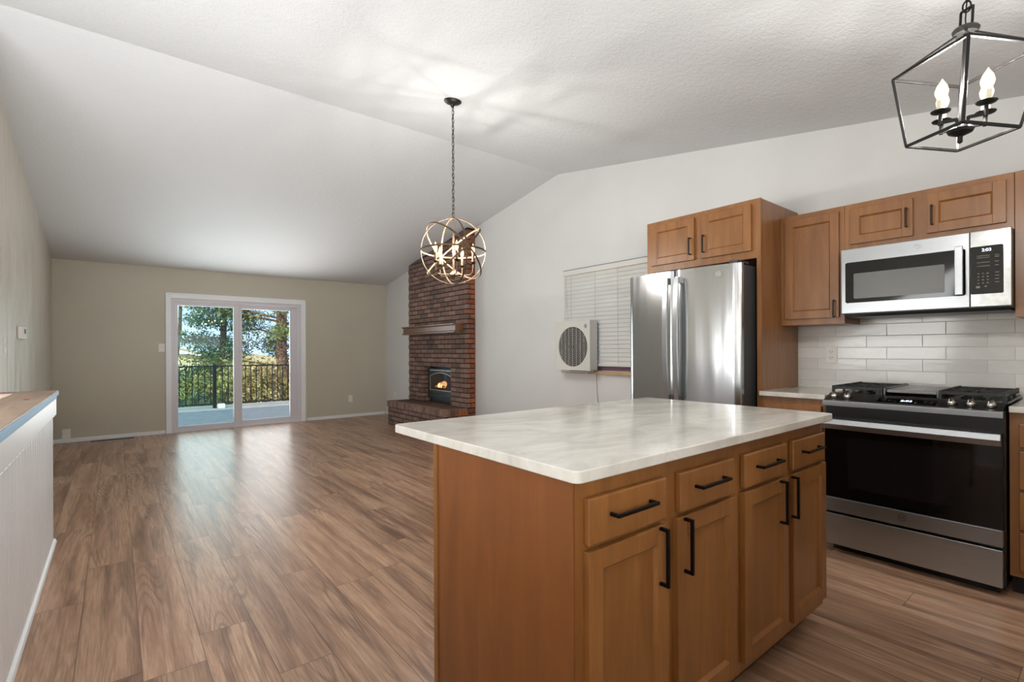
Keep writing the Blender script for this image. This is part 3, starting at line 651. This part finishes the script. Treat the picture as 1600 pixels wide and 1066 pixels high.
UF = 3.705; F = FR(UF)
def wallcab(name, label, y0, y1, z0, z1, doors, xb=XR - .002, lt=.03, rt_=.03):
    t = thing(name, label, 'cabinet', (3.85, (y0 + y1) / 2, z0)); bm = bmesh.new(); box(bm, UF + .018, xb, y0, y1, z0, z1); obj('body', bm, m_wood, t, bev=.001)
    bm = bmesh.new(); boxF(bm, F, y0, y1, z0, z1, -.018, 0); obj('face_frame', bm, m_wood, t, bev=.001)
    for (a, b, c, d_, hy, hz, L) in doors:
        d = shaker(t, 'door', F, a, b, c, d_, .052)
        if hy: pull(d, F, hy, hz, L, True, mat=m_bronze)
    return t
wallcab('wall_cabinet', 'maple wall cabinet with one tall door between refrigerator surround and microwave', 1.137, PY - .001, 1.374, 2.142, [(1.165, 1.498, 1.416, 2.108, 1.19, 1.472, .115)])
wallcab('wall_cabinet', 'low maple wall cabinet with two short doors directly above the microwave', .358, 1.135, 1.838, 2.142, [(.78, 1.103, 1.88, 2.104, .808, 1.99, .115), (.387, .715, 1.88, 2.108, .69, 1.98, .115)])
wallcab('wall_cabinet', 'maple wall cabinet on the right side of the microwave, taller than its neighbour', -.42, .356, 1.374, 2.142, [(-.02, .31, 1.416, 2.108, .02, 1.475, .115), (-.39, -.06, 1.416, 2.108, -.09, 1.475, .115)])
# base cabinets
def basecab(name, label, y0, y1, fronts):
    t = thing(name, label, 'cabinet', (3.7, (y0 + y1) / 2, 0)); F = FR(3.40)
    obj('body', B((3.40, XR - .002, y0, y1, .1, .897)), m_wood, t, bev=.001); obj('toe_kick', B((3.47, XR - .002, y0 + .002, y1 - .002, 0, .1)), m_dark, t)
    for (kind, a, b, c, d_) in fronts:
        if kind == 'd': d = slab(t, 'drawer', F, a, b, c, d_); pull(d, F, (a + b) / 2, (c + d_) / 2 + .01, .16, False)
        else: d = shaker(t, 'door', F, a, b, c, d_); pull(d, F, b - .03, d_ - .09, .16, True)
basecab('base_cabinet', 'narrow maple base cabinet between refrigerator surround and range', 1.141, PY - .001, [('d', 1.165, 1.51, .735, .855), ('s', 1.165, 1.51, .13, .72)])
basecab('base_cabinet', 'maple base cabinet with a stack of four drawers right of the range', -.10, .349, [('d', -.07, .315, .73, .845), ('d', -.07, .315, .53, .712), ('d', -.07, .315, .335, .515), ('d', -.07, .315, .135, .318)])
bm = bmesh.new(); prism(bm, [(3.362, 1.139), (XR - .012, 1.139), (XR - .012, PY - .001), (3.362, PY - .001)], 2, .898, .928); tag(obj('countertop', bm, m_quartz, bev=.003), 'short white quartz countertop between refrigerator surround and range', 'countertop')
bm = bmesh.new(); prism(bm, [(3.362, -1.09), (XR - .012, -1.09), (XR - .012, .347), (3.362, .347)], 2, .898, .928); tag(obj('countertop', bm, m_quartz, bev=.003), 'white quartz countertop on the drawer cabinet right of the range', 'countertop')
bs = struct('wall_backsplash_tile', B((XR - .011, XR, YN + .002, PY - .001, .90, 1.374), (XR - .011, XR, .357, 1.136, 1.374, 1.42)), m_tile)

# ------------------------------------------------------------------ refrigerator
t = thing('refrigerator', 'stainless steel french door refrigerator under the short doored maple cabinet', 'refrigerator', (3.6, 2.03, 0))
ry0, ry1 = 1.577, 2.50
obj('case', B((3.27, XR - .03, ry0 + .004, 2.43, .03, 1.775)), m_case, t, bev=.004)
obj('door_gasket', B((3.245, 3.27, ry0 + .012, 2.42, .09, 1.765)), m_black, t)
def rdoor(name, y0, y1, z0, z1):
    bm = bmesh.new(); n = 18; pts = []
    for k in range(n + 1):
        y = y0 + (y1 - y0) * k / n; e = min(y - y0, y1 - y); rr = .012
        x = 3.166 + .17 * (y - 2.03) ** 2 + (rr - math.sqrt(max(0, rr*rr - (rr - e) ** 2)) if e < rr else 0); pts.append((x, y))
    pts = [(3.245, y0)] + [(pts[0][0] + .004, y0)] + pts[1:-1] + [(pts[-1][0] + .004, y1)] + [(3.245, y1)]
    prism(bm, pts, 2, z0, z1); return obj(name, bm, m_steelf, t, smooth=True)
dR = rdoor('door', ry0, 2.047, .745, 1.782); dL = rdoor('door', 2.056, 2.475, .745, 1.782)
fz = rdoor('freezer_drawer', ry0, 2.475, .07, .735)
for par, y, s in ((dR, 2.002, -1), (dL, 2.088, 1)):
    bm = bmesh.new(); n = 20
    for k in range(n):
        z0, z1 = .85 + .87 * k / n, .85 + .87 * (k + 1) / n
        f0, f1 = [3.118 - .022 * math.sin(PI * q / n) for q in (k, k + 1)]
        hexa(bm, [(f + dx, y + dy, z) for dx in (0, .014) for dy in (-.018, .018) for f, z in ((f0, z0), (f1, z1))])
    for z in (.86, 1.71): box(bm, 3.125, 3.172, y - .012, y + .012, z - .025, z + .02)
    obj('handle', bm, m_steel, par)
bm = bmesh.new(); 
for z in (.66,): box(bm, 3.105, 3.12, 1.66, 2.39, z - .015, z + .015); box(bm, 3.12, 3.175, 1.68, 1.70, z - .01, z + .01); box(bm, 3.12, 3.175, 2.35, 2.37, z - .01, z + .01)
obj('handle', bm, m_steel, fz)
def badge(par, x, y, z, R, mat):
    bm = bmesh.new(); torus(bm, (x, y, z), (1, 0, 0), R, R * .09, 28, 6, flat=.0012); lg = obj('round_logo', bm, mat, par, uv=False)
    obj('monogram', text_mesh('GE', R * 1.05, (x - .0003, y, z), (0, -1, 0), (0, 0, 1)), mat, lg, uv=False)
badge(dR, 3.166 + .17 * .0973 - .0016, 1.718, 1.718, .017, m_badge)
bm = B((3.19, 3.34, ry0 + .01, ry0 + .07, 1.782, 1.80)); obj('hinge_cover', bm, m_case, t, bev=.003)
bm = B((3.30, 3.9, 1.62, 2.38, 0, .03)); obj('base_grille', bm, m_black, t)

# ------------------------------------------------------------------ range
t = thing('gas_range', 'stainless slide-in gas range with black glass oven door between the countertops', 'range', (3.65, .745, 0))
ra, rb = .362, 1.128
obj('body', B((3.345, XR - .02, ra, rb, .045, .91)), m_black, t)
obj('toe_base', B((3.40, 3.9, ra + .02, rb - .02, 0, .045)), m_black, t)
bm = bmesh.new(); prism(bm, [(3.302, .872), (3.345, .872), (3.345, .905), (3.308, .905), (3.302, .90)], 1, ra - .002, rb + .004); obj('front_strip', bm, m_steel, t, bev=.001)
bm = bmesh.new(); prism(bm, [(3.309, .904), (3.43, .904), (3.43, .938), (3.42, .938)], 1, ra, rb); cp = obj('control_panel', bm, m_steeld, t)
sl_ = Vector((3.42 - 3.309, 0, .938 - .904)).normalized(); nn = Vector((-sl_.z, 0, sl_.x)); o0 = Vector((3.309, 0, .904))
def onp(y, s, d=0): return o0 + sl_ * s + nn * d + Vector((0, y, 0))
bm = bmesh.new(); hexa(bm, [onp(y, s, d) for y in (.615, .872) for s in (.018, .088) for d in (0, .0012)]); dp = obj('display_glass', bm, m_bglass, cp)
bm = bmesh.new()
for y, s, L in ((.84, .065, .014), (.84, .045, .012), (.815, .05, .016), (.79, .04, .012), (.70, .05, .01), (.70, .035, .012), (.66, .065, .012), (.66, .045, .012), (.635, .065, .012), (.635, .045, .012), (.765, .04, .01)):
    hexa(bm, [onp(y + a, s + b, d) for a in (-L/2, L/2) for b in (-.0012, .0012) for d in (.0012, .0016)])
merge(dp, bm, m_key)
obj('clock_digits', text_mesh('2:03', .03, onp(.742, .055, .0018), (0, -1, 0), sl_, .0003), m_disp, dp, uv=False)
for y in (1.088, 1.02, .555, .482, .408):
    bm = bmesh.new(); c = onp(y, .055, 0); lathe(bm, [(.024, 0), (.024, .004), (.0215, .007)], c, nn, 24); kk = obj('knob_ring', bm, m_black, cp, smooth=True)
    bm = bmesh.new(); lathe(bm, [(.0195, .004), (.0195, .014), (.0145, .02), (.012, .03), (.0, .032)], c, nn, 24)
    hexa(bm, [c + nn * h + sl_ * a + Vector((0, b, 0)) for h in (.02, .04) for a in (-.014, .014) for b in (-.0045, .0045)])
    obj('knob', bm, m_chrome, kk, smooth=True)
# cooktop
bm = bmesh.new(); box(bm, 3.43, XR - .03, ra - .006, rb + .008, .93, .94); box(bm, 3.43, XR - .03, ra, rb, .90, .93); ck = obj('cooktop', bm, m_black, t, bev=.002)
for (cx, cy2, rr) in ((3.56, .98, .045), (3.85, .98, .035), (3.56, .50, .05), (3.85, .50, .035), (3.70, .745, .03)):
    bm = bmesh.new(); lathe(bm, [(rr, 0), (rr, .008), (rr * .75, .008), (rr * .75, .016), (rr * .4, .019)], (cx, cy2, .94), (0, 0, 1), 24); bn = obj('burner', bm, m_iron, ck, smooth=True)
def grate(y0, y1):
    bm = bmesh.new(); x0, x1 = 3.445, 3.955; zt, s = .972, .011
    for a, b in (((x0, y0), (x1, y0)), ((x0, y1), (x1, y1)), ((x0, y0), (x0, y1)), ((x1, y0), (x1, y1))): bar(bm, (*a, zt), (*b, zt), s, .016)
    cy2 = (y0 + y1) / 2; bar(bm, ((x0 + x1) / 2, y0, zt), ((x0 + x1) / 2, y1, zt), s, .016)
    for cx in (3.56, 3.84):
        for k in range(8):
            a = k * PI / 4; d = Vector((math.cos(a), math.sin(a), 0)); R2 = .11; bar(bm, Vector((cx, cy2, zt)) + d * .03, Vector((cx, cy2, zt)) + d * R2, s * .8, .014)
    n = 14
    for k in range(n + 1):   # teeth along the outer rim
        x = x0 + (x1 - x0) * k / n; box(bm, x - .006, x + .006, y0 - .006, y0 + .006, .94 if k % 5 == 0 else .958, .984); box(bm, x - .006, x + .006, y1 - .006, y1 + .006, .94 if k % 5 == 0 else .958, .984)
    return obj('grate', bm, m_iron, ck, bev=.001)
grate(.372, .615); grate(.875, 1.12)
bm = bmesh.new(); box(bm, 3.47, 3.93, .63, .86, .955, .975); box(bm, 3.45, 3.95, .622, .632, .94, .982); box(bm, 3.45, 3.95, .858, .868, .94, .982)
obj('griddle', bm, m_steeld, ck, bev=.003)
# oven door
bm = bmesh.new(); box(bm, 3.312, 3.345, ra, rb - .004, .325, .80); od = obj('oven_door', bm, m_bglass, t, bev=.003)
obj('lower_band', B((3.300, 3.345, ra, rb - .004, .252, .332)), m_steel, od, bev=.002); badge(od, 3.2985, .748, .297, .018, m_steeld)
bm = bmesh.new(); prism(bm, [(3.262, .742), (3.284, .738), (3.29, .79), (3.284, .80), (3.262, .798), (3.256, .77)], 1, ra + .002, rb - .006); hd = obj('handle', bm, m_steel, od, bev=.002)
for y in (ra + .02, rb - .04): obj('handle_bracket', B((3.28, 3.315, y, y + .02, .75, .79)), m_steeld, hd)
obj('door_window_frame', B((3.3112, 3.3122, ra + .12, rb - .12, .40, .70)), plain('oven_window', '0d0d0e', .12), od)
dw = obj('storage_drawer', B((3.300, 3.345, ra, rb - .004, .057, .237)), m_steel, t, bev=.003)
obj('side_trim', B((3.345, 3.40, ra - .006, ra, .05, .90)), m_black, t)

# ------------------------------------------------------------------ microwave
t = thing('microwave', 'stainless over-the-range microwave with black control panel hung under the low cabinet', 'microwave', (3.8, .74, 1.43))
ma, mb, mz0, mz1 = .3585, 1.124, 1.43, 1.836
obj('case', B((3.625, XR - .012, ma, mb, mz0 - .005, mz1)), m_black, t, bev=.002)
bm = bmesh.new()
for a, b in ((ma + .01, ma + .2), (mb - .28, mb - .03)): box(bm, 3.66, 3.80, a, b, mz0 - .008, mz0 - .005)
obj('filter_grille', bm, m_steeld, t)
bm = bmesh.new(); prism(bm, [(3.63, mz0 - .005), (3.66, mz0 - .02), (3.97, mz0 - .02), (3.99, mz0 - .005)], 1, ma + .01, mb - .01); obj('underside', bm, m_black, t)
md = obj('door', B((3.60, 3.625, .519, mb, mz0, mz1)), m_steel, t, bev=.003)
bm = bmesh.new(); prism(bm, rrect(.535, 1.101, 1.496, 1.750, .012), 0, 3.5985, 3.60)
g1 = obj('black_glass', bm, m_bglass, md)
bm = bmesh.new(); prism(bm, rrect(.622, 1.056, 1.521, 1.678, .008), 0, 3.5975, 3.5985); obj('viewing_window', bm, m_mwglass, g1)
bm = bmesh.new(); box(bm, 3.555, 3.567, .54, .574, 1.498, 1.762); box(bm, 3.567, 3.60, .545, .569, 1.505, 1.52); box(bm, 3.567, 3.60, .545, .569, 1.74, 1.755); obj('handle', bm, m_steel, md, bev=.003)
badge(md, 3.5985, .745, 1.795, .014, m_badge)
pn = obj('control_panel', B((3.60, 3.625, ma, .517, mz0, mz1)), mat_steel('wavy_polished_stainless', 'aeb0b0', .2, (2, 2, 60), .0022, .2, (1, 6, 6)), t, bev=.003)
bm = bmesh.new(); prism(bm, rrect(.388, .515, 1.498, 1.753, .008), 0, 3.5985, 3.60); kp = obj('keypad', bm, m_bglass, pn)
bm = bmesh.new()
for r_ in range(4):
    for c_ in range(3): box(bm, 3.598, 3.5985, .484 - c_ * .018 - .0035, .484 - c_ * .018 + .0035, 1.605 - r_ * .017, 1.609 - r_ * .017)
    box(bm, 3.598, 3.5985, .405, .42, 1.607 - r_ * .017, 1.610 - r_ * .017)
for z in (1.645, 1.665, 1.69, 1.70): box(bm, 3.598, 3.5985, .44, .49, z, z + .0025); box(bm, 3.598, 3.5985, .405, .42, z, z + .0025)
box(bm, 3.598, 3.5985, .478, .494, 1.53, 1.542); box(bm, 3.598, 3.5985, .452, .460, 1.535, 1.541)
merge(kp, bm, m_key)
obj('clock_digits', text_mesh('2:03', .022, (3.598, .452, 1.731), (0, -1, 0), (0, 0, 1), .0003), m_disp, kp, uv=False)

# ------------------------------------------------------------------ orb chandelier
def chain(bm, p, q, L=.038, wdt=.0095, r=.0021):
    p, q = Vector(p), Vector(q); n = max(1, int((q - p).length / (L * .78))); d = (q - p) / n; t_ = d.normalized()
    s1 = t_.cross(Vector((0, 1, 0))).normalized(); s2 = t_.cross(s1)
    for k in range(n):
        c = p + d * (k + .5); s = s1 if k % 2 else s2
        pts = [c + t_ * (L/2 * math.sin(a)) + s * (wdt * math.cos(a)) for a in [2*PI*i/12 for i in range(12)]]; tube(bm, pts, r, 6, True)
PX, PYY = 1.99, 3.17; PC = Vector((PX, PYY, 1.955)); cz = ceilz(PYY)
t = thing('orb_chandelier', 'antique brass chandelier of crossing rings with five lit candle bulbs hanging from ceiling chain', 'chandelier', (PX, PYY, 1.7))
cn = Vector((0, -.162, 1)).normalized()
bm = bmesh.new(); lathe(bm, [(.066, -.001), (.066, -.008), (.05, -.02), (.018, -.027), (.012, -.045), (.004, -.05)], (PX, PYY, cz), (0, -.16, 1), 28); obj('canopy', bm, m_bronze, t, smooth=True)
bm = bmesh.new(); chain(bm, (PX, PYY, cz - .045), (PX, PYY, 2.245)); tube(bm, [(PX + .004 * math.sin(k * 1.3), PYY + .004 * math.cos(k * 1.1), cz - .03 - k * (cz - .03 - 2.2) / 30) for k in range(31)], .002, 6); obj('chain', bm, m_bronze, t)
bm = bmesh.new(); torus(bm, (PX, PYY, 2.228), (.5, -.8, 0), .02, .003, 24, 8); tube(bm, [(PX, PYY, 2.21), (PX, PYY, 2.19)], .008, 10); obj('top_loop', bm, m_gold, t, smooth=True)
vd = Vector((PX, PYY, PC.z - EYE)).normalized(); vr = Vector((vd.y, -vd.x, 0)).normalized(); vu = vr.cross(vd)   # view basis used only to copy the ring tilts read from the photo
tv = -vd
def dirn(a, b, c): return vr * a + vu * b + tv * c
rings = [(dirn(.05, .02, 1), .243), (Vector((0.02, 0, 1)), .245), (Vector(dirn(.92, 0, -.39)).normalized() * 1, .243), (dirn(-.65, .75, .12), .262), (dirn(.65, .64, -.4), .268)]
for nrm, R in rings:
    bm = bmesh.new(); nv = Vector(nrm).normalized(); torus(bm, PC, nv, R, .0036, 72, 8, flat=.0070); obj('ring', bm, m_gold, t, smooth=True)
bm = bmesh.new(); tube(bm, [(PX, PYY, 2.2), (PX, PYY, 2.08)], .004, 8); tube(bm, [(PX, PYY, 2.08), (PX, PYY, 1.78)], .008, 12); lathe(bm, [(.004, -.03), (.012, -.022), (.008, -.01), (.034, 0), (.03, .014), (.012, .03)], (PX, PYY, 1.775), n=20)
hb = obj('stem_and_hub', bm, m_gold, t, smooth=True)
for k in range(5):
    # candle arms
    a = math.radians(9 + 72 * k); d = vr * math.cos(a) + Vector((tv.x, tv.y, 0)).normalized() * math.sin(a); Rr = .148
    c0 = Vector((PX, PYY, 0)) + d * Rr
    bm = bmesh.new(); tube(bm, [Vector((PX, PYY, 1.785)) + d * .02, Vector((PX, PYY, 1.775)) + d * .08, Vector((PX, PYY, 1.778)) + d * .125, Vector((PX, PYY, 1.795)) + d * .143, Vector((c0.x, c0.y, 1.83)), Vector((c0.x, c0.y, 1.865))], .0042, 8)
    ar = obj('arm', bm, m_gold, t, smooth=True)
    bm = bmesh.new(); lathe(bm, [(.005, -.012), (.019, 0), (.021, .004), (.012, .006)], (c0.x, c0.y, 1.868), n=18); obj('drip_cup', bm, m_bronze, ar, smooth=True)
    bm = bmesh.new(); lathe(bm, [(.0105, 0), (.0105, .062)], (c0.x, c0.y, 1.873), n=16); obj('candle_sleeve', bm, m_gold, ar, smooth=True)
    bm = bmesh.new(); lathe(bm, [(.006, 0), (.0125, .018), (.0145, .03), (.011, .05), (.004, .068), (.0005, .078)], (c0.x, c0.y, 1.935), n=16); obj('bulb', bm, m_bulb, ar, smooth=True)
    lamp('chandelier_bulb_light', 'POINT', (c0.x, c0.y, 1.975), 15, (1, .965, .91), radius=.010)

# ------------------------------------------------------------------ lantern pendant
LC = Vector((2.0755, .3201, 1.8759)); th = .2012
Rm = Matrix.Rotation(.0399, 3, 'X') @ Matrix.Rotation(.0251, 3, 'Y')
def LP(s, k, h): a = th + k * PI / 2; return LC + Rm @ Vector((s * math.cos(a), s * math.sin(a), h))
def LQ(x, y, h):  # local frame along the sides
    a = th + PI / 4; return LC + Rm @ Vector((x * math.cos(a) - y * math.sin(a), x * math.sin(a) + y * math.cos(a), h))
t = thing('lantern_pendant', 'black open cage lantern pendant with four lit candle bulbs over the kitchen', 'pendant light', tuple(LC))
lo = [LP(.1328, k, 0) for k in range(4)]; hi = [LP(.1776, k, .2324) for k in range(4)]; hub = LQ(0, 0, .335)
bm = bmesh.new(); W = .0082
for k in range(4):
    bar(bm, lo[k], lo[(k+1) % 4], W); bar(bm, hi[k], hi[(k+1) % 4], W); bar(bm, lo[k], hi[k], W); bar(bm, hi[k], hub + (hi[k] - hub) * .12, W * .8)
obj('cage', bm, m_iron2, t, bev=.0008)
axL = Rm @ Vector((0, 0, 1))
bm = bmesh.new(); lathe(bm, [(.03, -.012), (.034, 0), (.03, .006), (.012, .012)], hub, axL, 24); obj('top_hub', bm, m_iron2, t, smooth=True)
bm = bmesh.new(); a0, a1, b0, b1 = LQ(-.019, 0, .34), LQ(.019, 0, .34), LQ(-.019, 0, .40), LQ(.019, 0, .40)
for p, q in ((a0, a1), (b0, b1), (a0, b0), (a1, b1)): bar(bm, p, q, .0055)
obj('square_loop', bm, m_iron2, t)
topz = ceilz(LC.y)
bm = bmesh.new(); chain(bm, LQ(0, 0, .393), (LQ(0, 0, .4).x, LQ(0, 0, .4).y, topz - .03), .036, .010, .0026); tube(bm, [LQ(0, 0, .34), LQ(.003, 0, .37), LQ(0, .002, .42), (LQ(0, 0, .4).x, LQ(0, 0, .4).y, topz - .02)], .002, 6); obj('chain', bm, m_iron2, t)
bm = bmesh.new(); lathe(bm, [(.064, -.001), (.064, -.012), (.02, -.03), (.004, -.036)], (LQ(0, 0, .4).x, LQ(0, 0, .4).y, topz), (0, -.16, 1), 24); obj('canopy', bm, m_iron2, t, smooth=True)
bm = bmesh.new(); tube(bm, [LQ(0, 0, .33), LQ(0, 0, .03)], .0055, 10); lathe(bm, [(.006, -.032), (.007, -.02), (.03, -.008), (.034, .0), (.022, .012), (.008, .016)], LQ(0, 0, .022), axL, 24); lathe(bm, [(.003, -.012), (.007, -.008), (.007, 0)], LQ(0, 0, -.008), axL, 12); obj('centre_stem', bm, m_iron2, t, smooth=True)
LL = Vector((-.148, .989, 0)); LV = Vector((.989, .148, 0))
def LQ(x, y, h): return LC + Rm @ (LL * (x - .004) + LV * y + Vector((0, 0, h + .022)))
for k, (x, y) in enumerate(((-.052, -.045), (-.052, .04), (.052, -.045), (.052, .04))):
    bm = bmesh.new(); bar(bm, LQ(x * .25, y, .02), LQ(x, y, .02), .0085); bar(bm, LQ(x * .25, 0, .02), LQ(x * .25, y, .02), .0085); tube(bm, [LQ(x, y, .012), LQ(x, y, .05)], .0055, 10); ar = obj('arm', bm, m_iron2, t)
    bm = bmesh.new(); lathe(bm, [(.006, 0), (.024, .006), (.026, .009), (.01, .009)], LQ(x, y, .047), axL, 24); obj('drip_cup', bm, m_iron2, ar, smooth=True)
    bm = bmesh.new(); lathe(bm, [(.0105, 0), (.0105, .034)], LQ(x, y, .056), axL, 16); obj('candle_sleeve', bm, m_sleeve, ar, smooth=True)
    bm = bmesh.new(); lathe(bm, [(.008, 0), (.0155, .016), (.0178, .028), (.013, .046), (.0045, .06), (.0005, .068)], LQ(x, y, .09), axL, 18); obj('bulb', bm, m_bulb2, ar, smooth=True)
    q = LQ(x, y, .128); lamp('lantern_bulb_light', 'POINT', q, 19, (1, .96, .91), radius=.010)

# ------------------------------------------------------------------ outside: deck, railing, trees, neighbour
bm = bmesh.new(); x = -5.0
y = D + .16
while y < 13.1:
    box(bm, -5, 7, y, y + .135, -.09, -.05); y += .142
struct('deck_floor', bm, m_deck)
t = thing('deck_railing', 'black metal balcony railing with thin balusters at the far edge of the deck', 'railing', (2, 12.6, -.05))
RZ = .89
obj('top_rail', B((-5, 7, 12.575, 12.625, RZ - .03, RZ)), m_rail, t); obj('bottom_rail', B((-5, 7, 12.585, 12.615, .03, .055)), m_rail, t)
for px in (-2.06, -.26, 1.70, 3.5, 5.3): obj('post', B((px - .035, px + .035, 12.565, 12.635, -.05, RZ + .03)), m_rail, t, bev=.004)
x = -.20; nb = 0
while x < 4.0:
    if abs(x - 1.7) > .05 and abs(x - 3.5) > .05:
        obj('baluster', B((x - .0085, x + .0085, 12.59, 12.61, .055, RZ - .03)), m_rail, t)
    x += .114
obj_ = tag(obj('plastic_tub', B((1.74, 1.88, 12.42, 12.54, -.049, .05)), m_plastic, bev=.008), 'small white box on the deck beside the railing post', 'box')
bm = bmesh.new(); N = 28
vs = [[bm.verts.new((-30 + 90 * i / N, 13.6 + 110 * (j / N) ** 1.5, -2.6 + 1.3 * math.sin(i * .5) * (j / N) + 2.0 * (j / N))) for j in range(N + 1)] for i in range(N + 1)]
for i in range(N):
    for j in range(N): face(bm, (vs[i][j], vs[i+1][j], vs[i+1][j+1], vs[i][j+1]))
struct('ground', bm, m_ground)
def leaves(bm, centres, n, r, size, flat=.6):
    for _ in range(n):
        c = rnd.choice(centres); d = Vector((rnd.gauss(0, 1), rnd.gauss(0, 1), rnd.gauss(0, 1) * flat)); d = d * (r * .5)
        p = Vector(c) + d; a = Vector((rnd.gauss(0, 1), rnd.gauss(0, 1), rnd.gauss(0, 1))).normalized() * size * rnd.uniform(.5, 1.3)
        b = a.cross(Vector((rnd.gauss(0, 1), rnd.gauss(0, 1), rnd.gauss(0, 1)))).normalized() * size * .28
        v = [bm.verts.new(p - a), bm.verts.new(p + b), bm.verts.new(p + a), bm.verts.new(p - b)]; face(bm, v)
def pine(name, label, cat, base, top, r, branches, nleaf, mat, lsize=.09, spread=2.6, zmin=.5, cr=.55):
    t = thing(name, label, cat, tuple(base), None); base, top = Vector(base), Vector(top); N_ = 8
    pts = [base + (top - base) * (k / N_) + Vector((.08 * math.sin(k * 1.7), .05 * math.cos(k * 2.1), 0)) for k in range(N_ + 1)]
    bm = bmesh.new(); tube(bm, pts, r, 12, r2=r * .35); obj('trunk', bm, m_bark, t, smooth=True)
    cs = []; bm = bmesh.new()
    for k in range(branches):
        f = zmin + (1 - zmin) * k / branches; p = base + (top - base) * f; a = rnd.uniform(0, 2*PI); L = spread * (1.15 - f) * rnd.uniform(.7, 1.2)
        q = p + Vector((math.cos(a) * L, math.sin(a) * L, rnd.uniform(-.2, .35))); m = (p + q) / 2 + Vector((0, 0, .12)); tube(bm, [p, m, q], r * .16, 6, r2=r * .04)
        for s in (.35, .6, .8, 1.0): cs.append(p + (q - p) * s + Vector((rnd.uniform(-.2, .2), rnd.uniform(-.2, .2), .05)))
    obj('branches', bm, m_bark, t, smooth=True)
    bm = bmesh.new(); leaves(bm, cs, nleaf, cr, lsize); obj('foliage', bm, mat, t, uv=False)
    return t
pine('pine_tree', 'tall pine with thick reddish trunk seen through the right glass pane', 'tree', (4.6, 17.2, -2.4), (3.75, 17.2, 7.0), .24, 60, 20000, m_pine, .07, 3.0, .28, .42)
pine('pine_tree', 'blue green pine behind the railing seen through the left glass pane', 'tree', (2.75, 18.6, -2.4), (2.7, 18.6, 5.5), .14, 46, 20000, m_pine2, .07, 2.0, .10, .42)
pine('leafy_tree', 'yellow green leafy tree with thin trunk at the left edge of the glass door', 'tree', (1.75, 21.5, -2.4), (1.8, 21.5, 6.2), .09, 26, 4000, m_yel, .10, 1.2, .62, .6)
def bush(name, label, c, R, n, mat, h=1.0):
    t = thing(name, label, 'shrub', c); bm = bmesh.new()
    for k in range(7):
        a = 2*PI*k/7; tube(bm, [c, (c[0] + .4 * R * math.cos(a), c[1] + .4 * R * math.sin(a), c[2] + h * .6), (c[0] + .7 * R * math.cos(a), c[1] + .7 * R * math.sin(a), c[2] + h)], .02, 5)
    obj('stems', bm, m_bark, t)
    cs = [(c[0] + rnd.uniform(-R, R), c[1] + rnd.uniform(-R * .5, R * .5), c[2] + rnd.uniform(.15, 1) * h) for _ in range(22)]; bm = bmesh.new(); leaves(bm, cs, n, .45, .075, .8); obj('foliage', bm, mat, t, uv=False)
bush('green_shrub', 'green shrub just beyond the railing at the left side of the door', (1.2, 14.9, -2.3), 1.0, 5000, m_pine2, 2.5)
bush('yellow_shrub', 'sunlit yellow green shrub beyond the railing in the middle', (2.4, 15.4, -2.3), .9, 4500, m_yel, 2.6)
bush('dry_shrub', 'dry tan shrub beyond the railing behind the right glass pane', (3.5, 15.2, -2.3), 1.1, 5500, m_dry, 2.9)
bush('dry_shrub', 'tan green brush around the foot of the thick pine trunk', (4.5, 16.2, -2.3), 1.0, 4500, m_yel, 2.6)
t = thing('neighbour_house', 'cream house with low tan roof far behind the trees', 'house', (4.6, 56, -1.5))
obj('walls', B((2.0, 6.4, 54, 60, -2.5, .9)), m_stucco, t)
bm = bmesh.new(); prism(bm, [(1.6, 2.15), (6.9, .9), (6.9, .72), (1.6, 1.95)], 1, 53.5, 60.5); obj('roof', bm, m_roof, t)
bm = bmesh.new(); prism(bm, [(1.6, 1.97), (6.9, .74), (6.9, .55), (1.6, 1.78)], 1, 53.4, 53.5); obj('fascia', bm, m_trim, t)
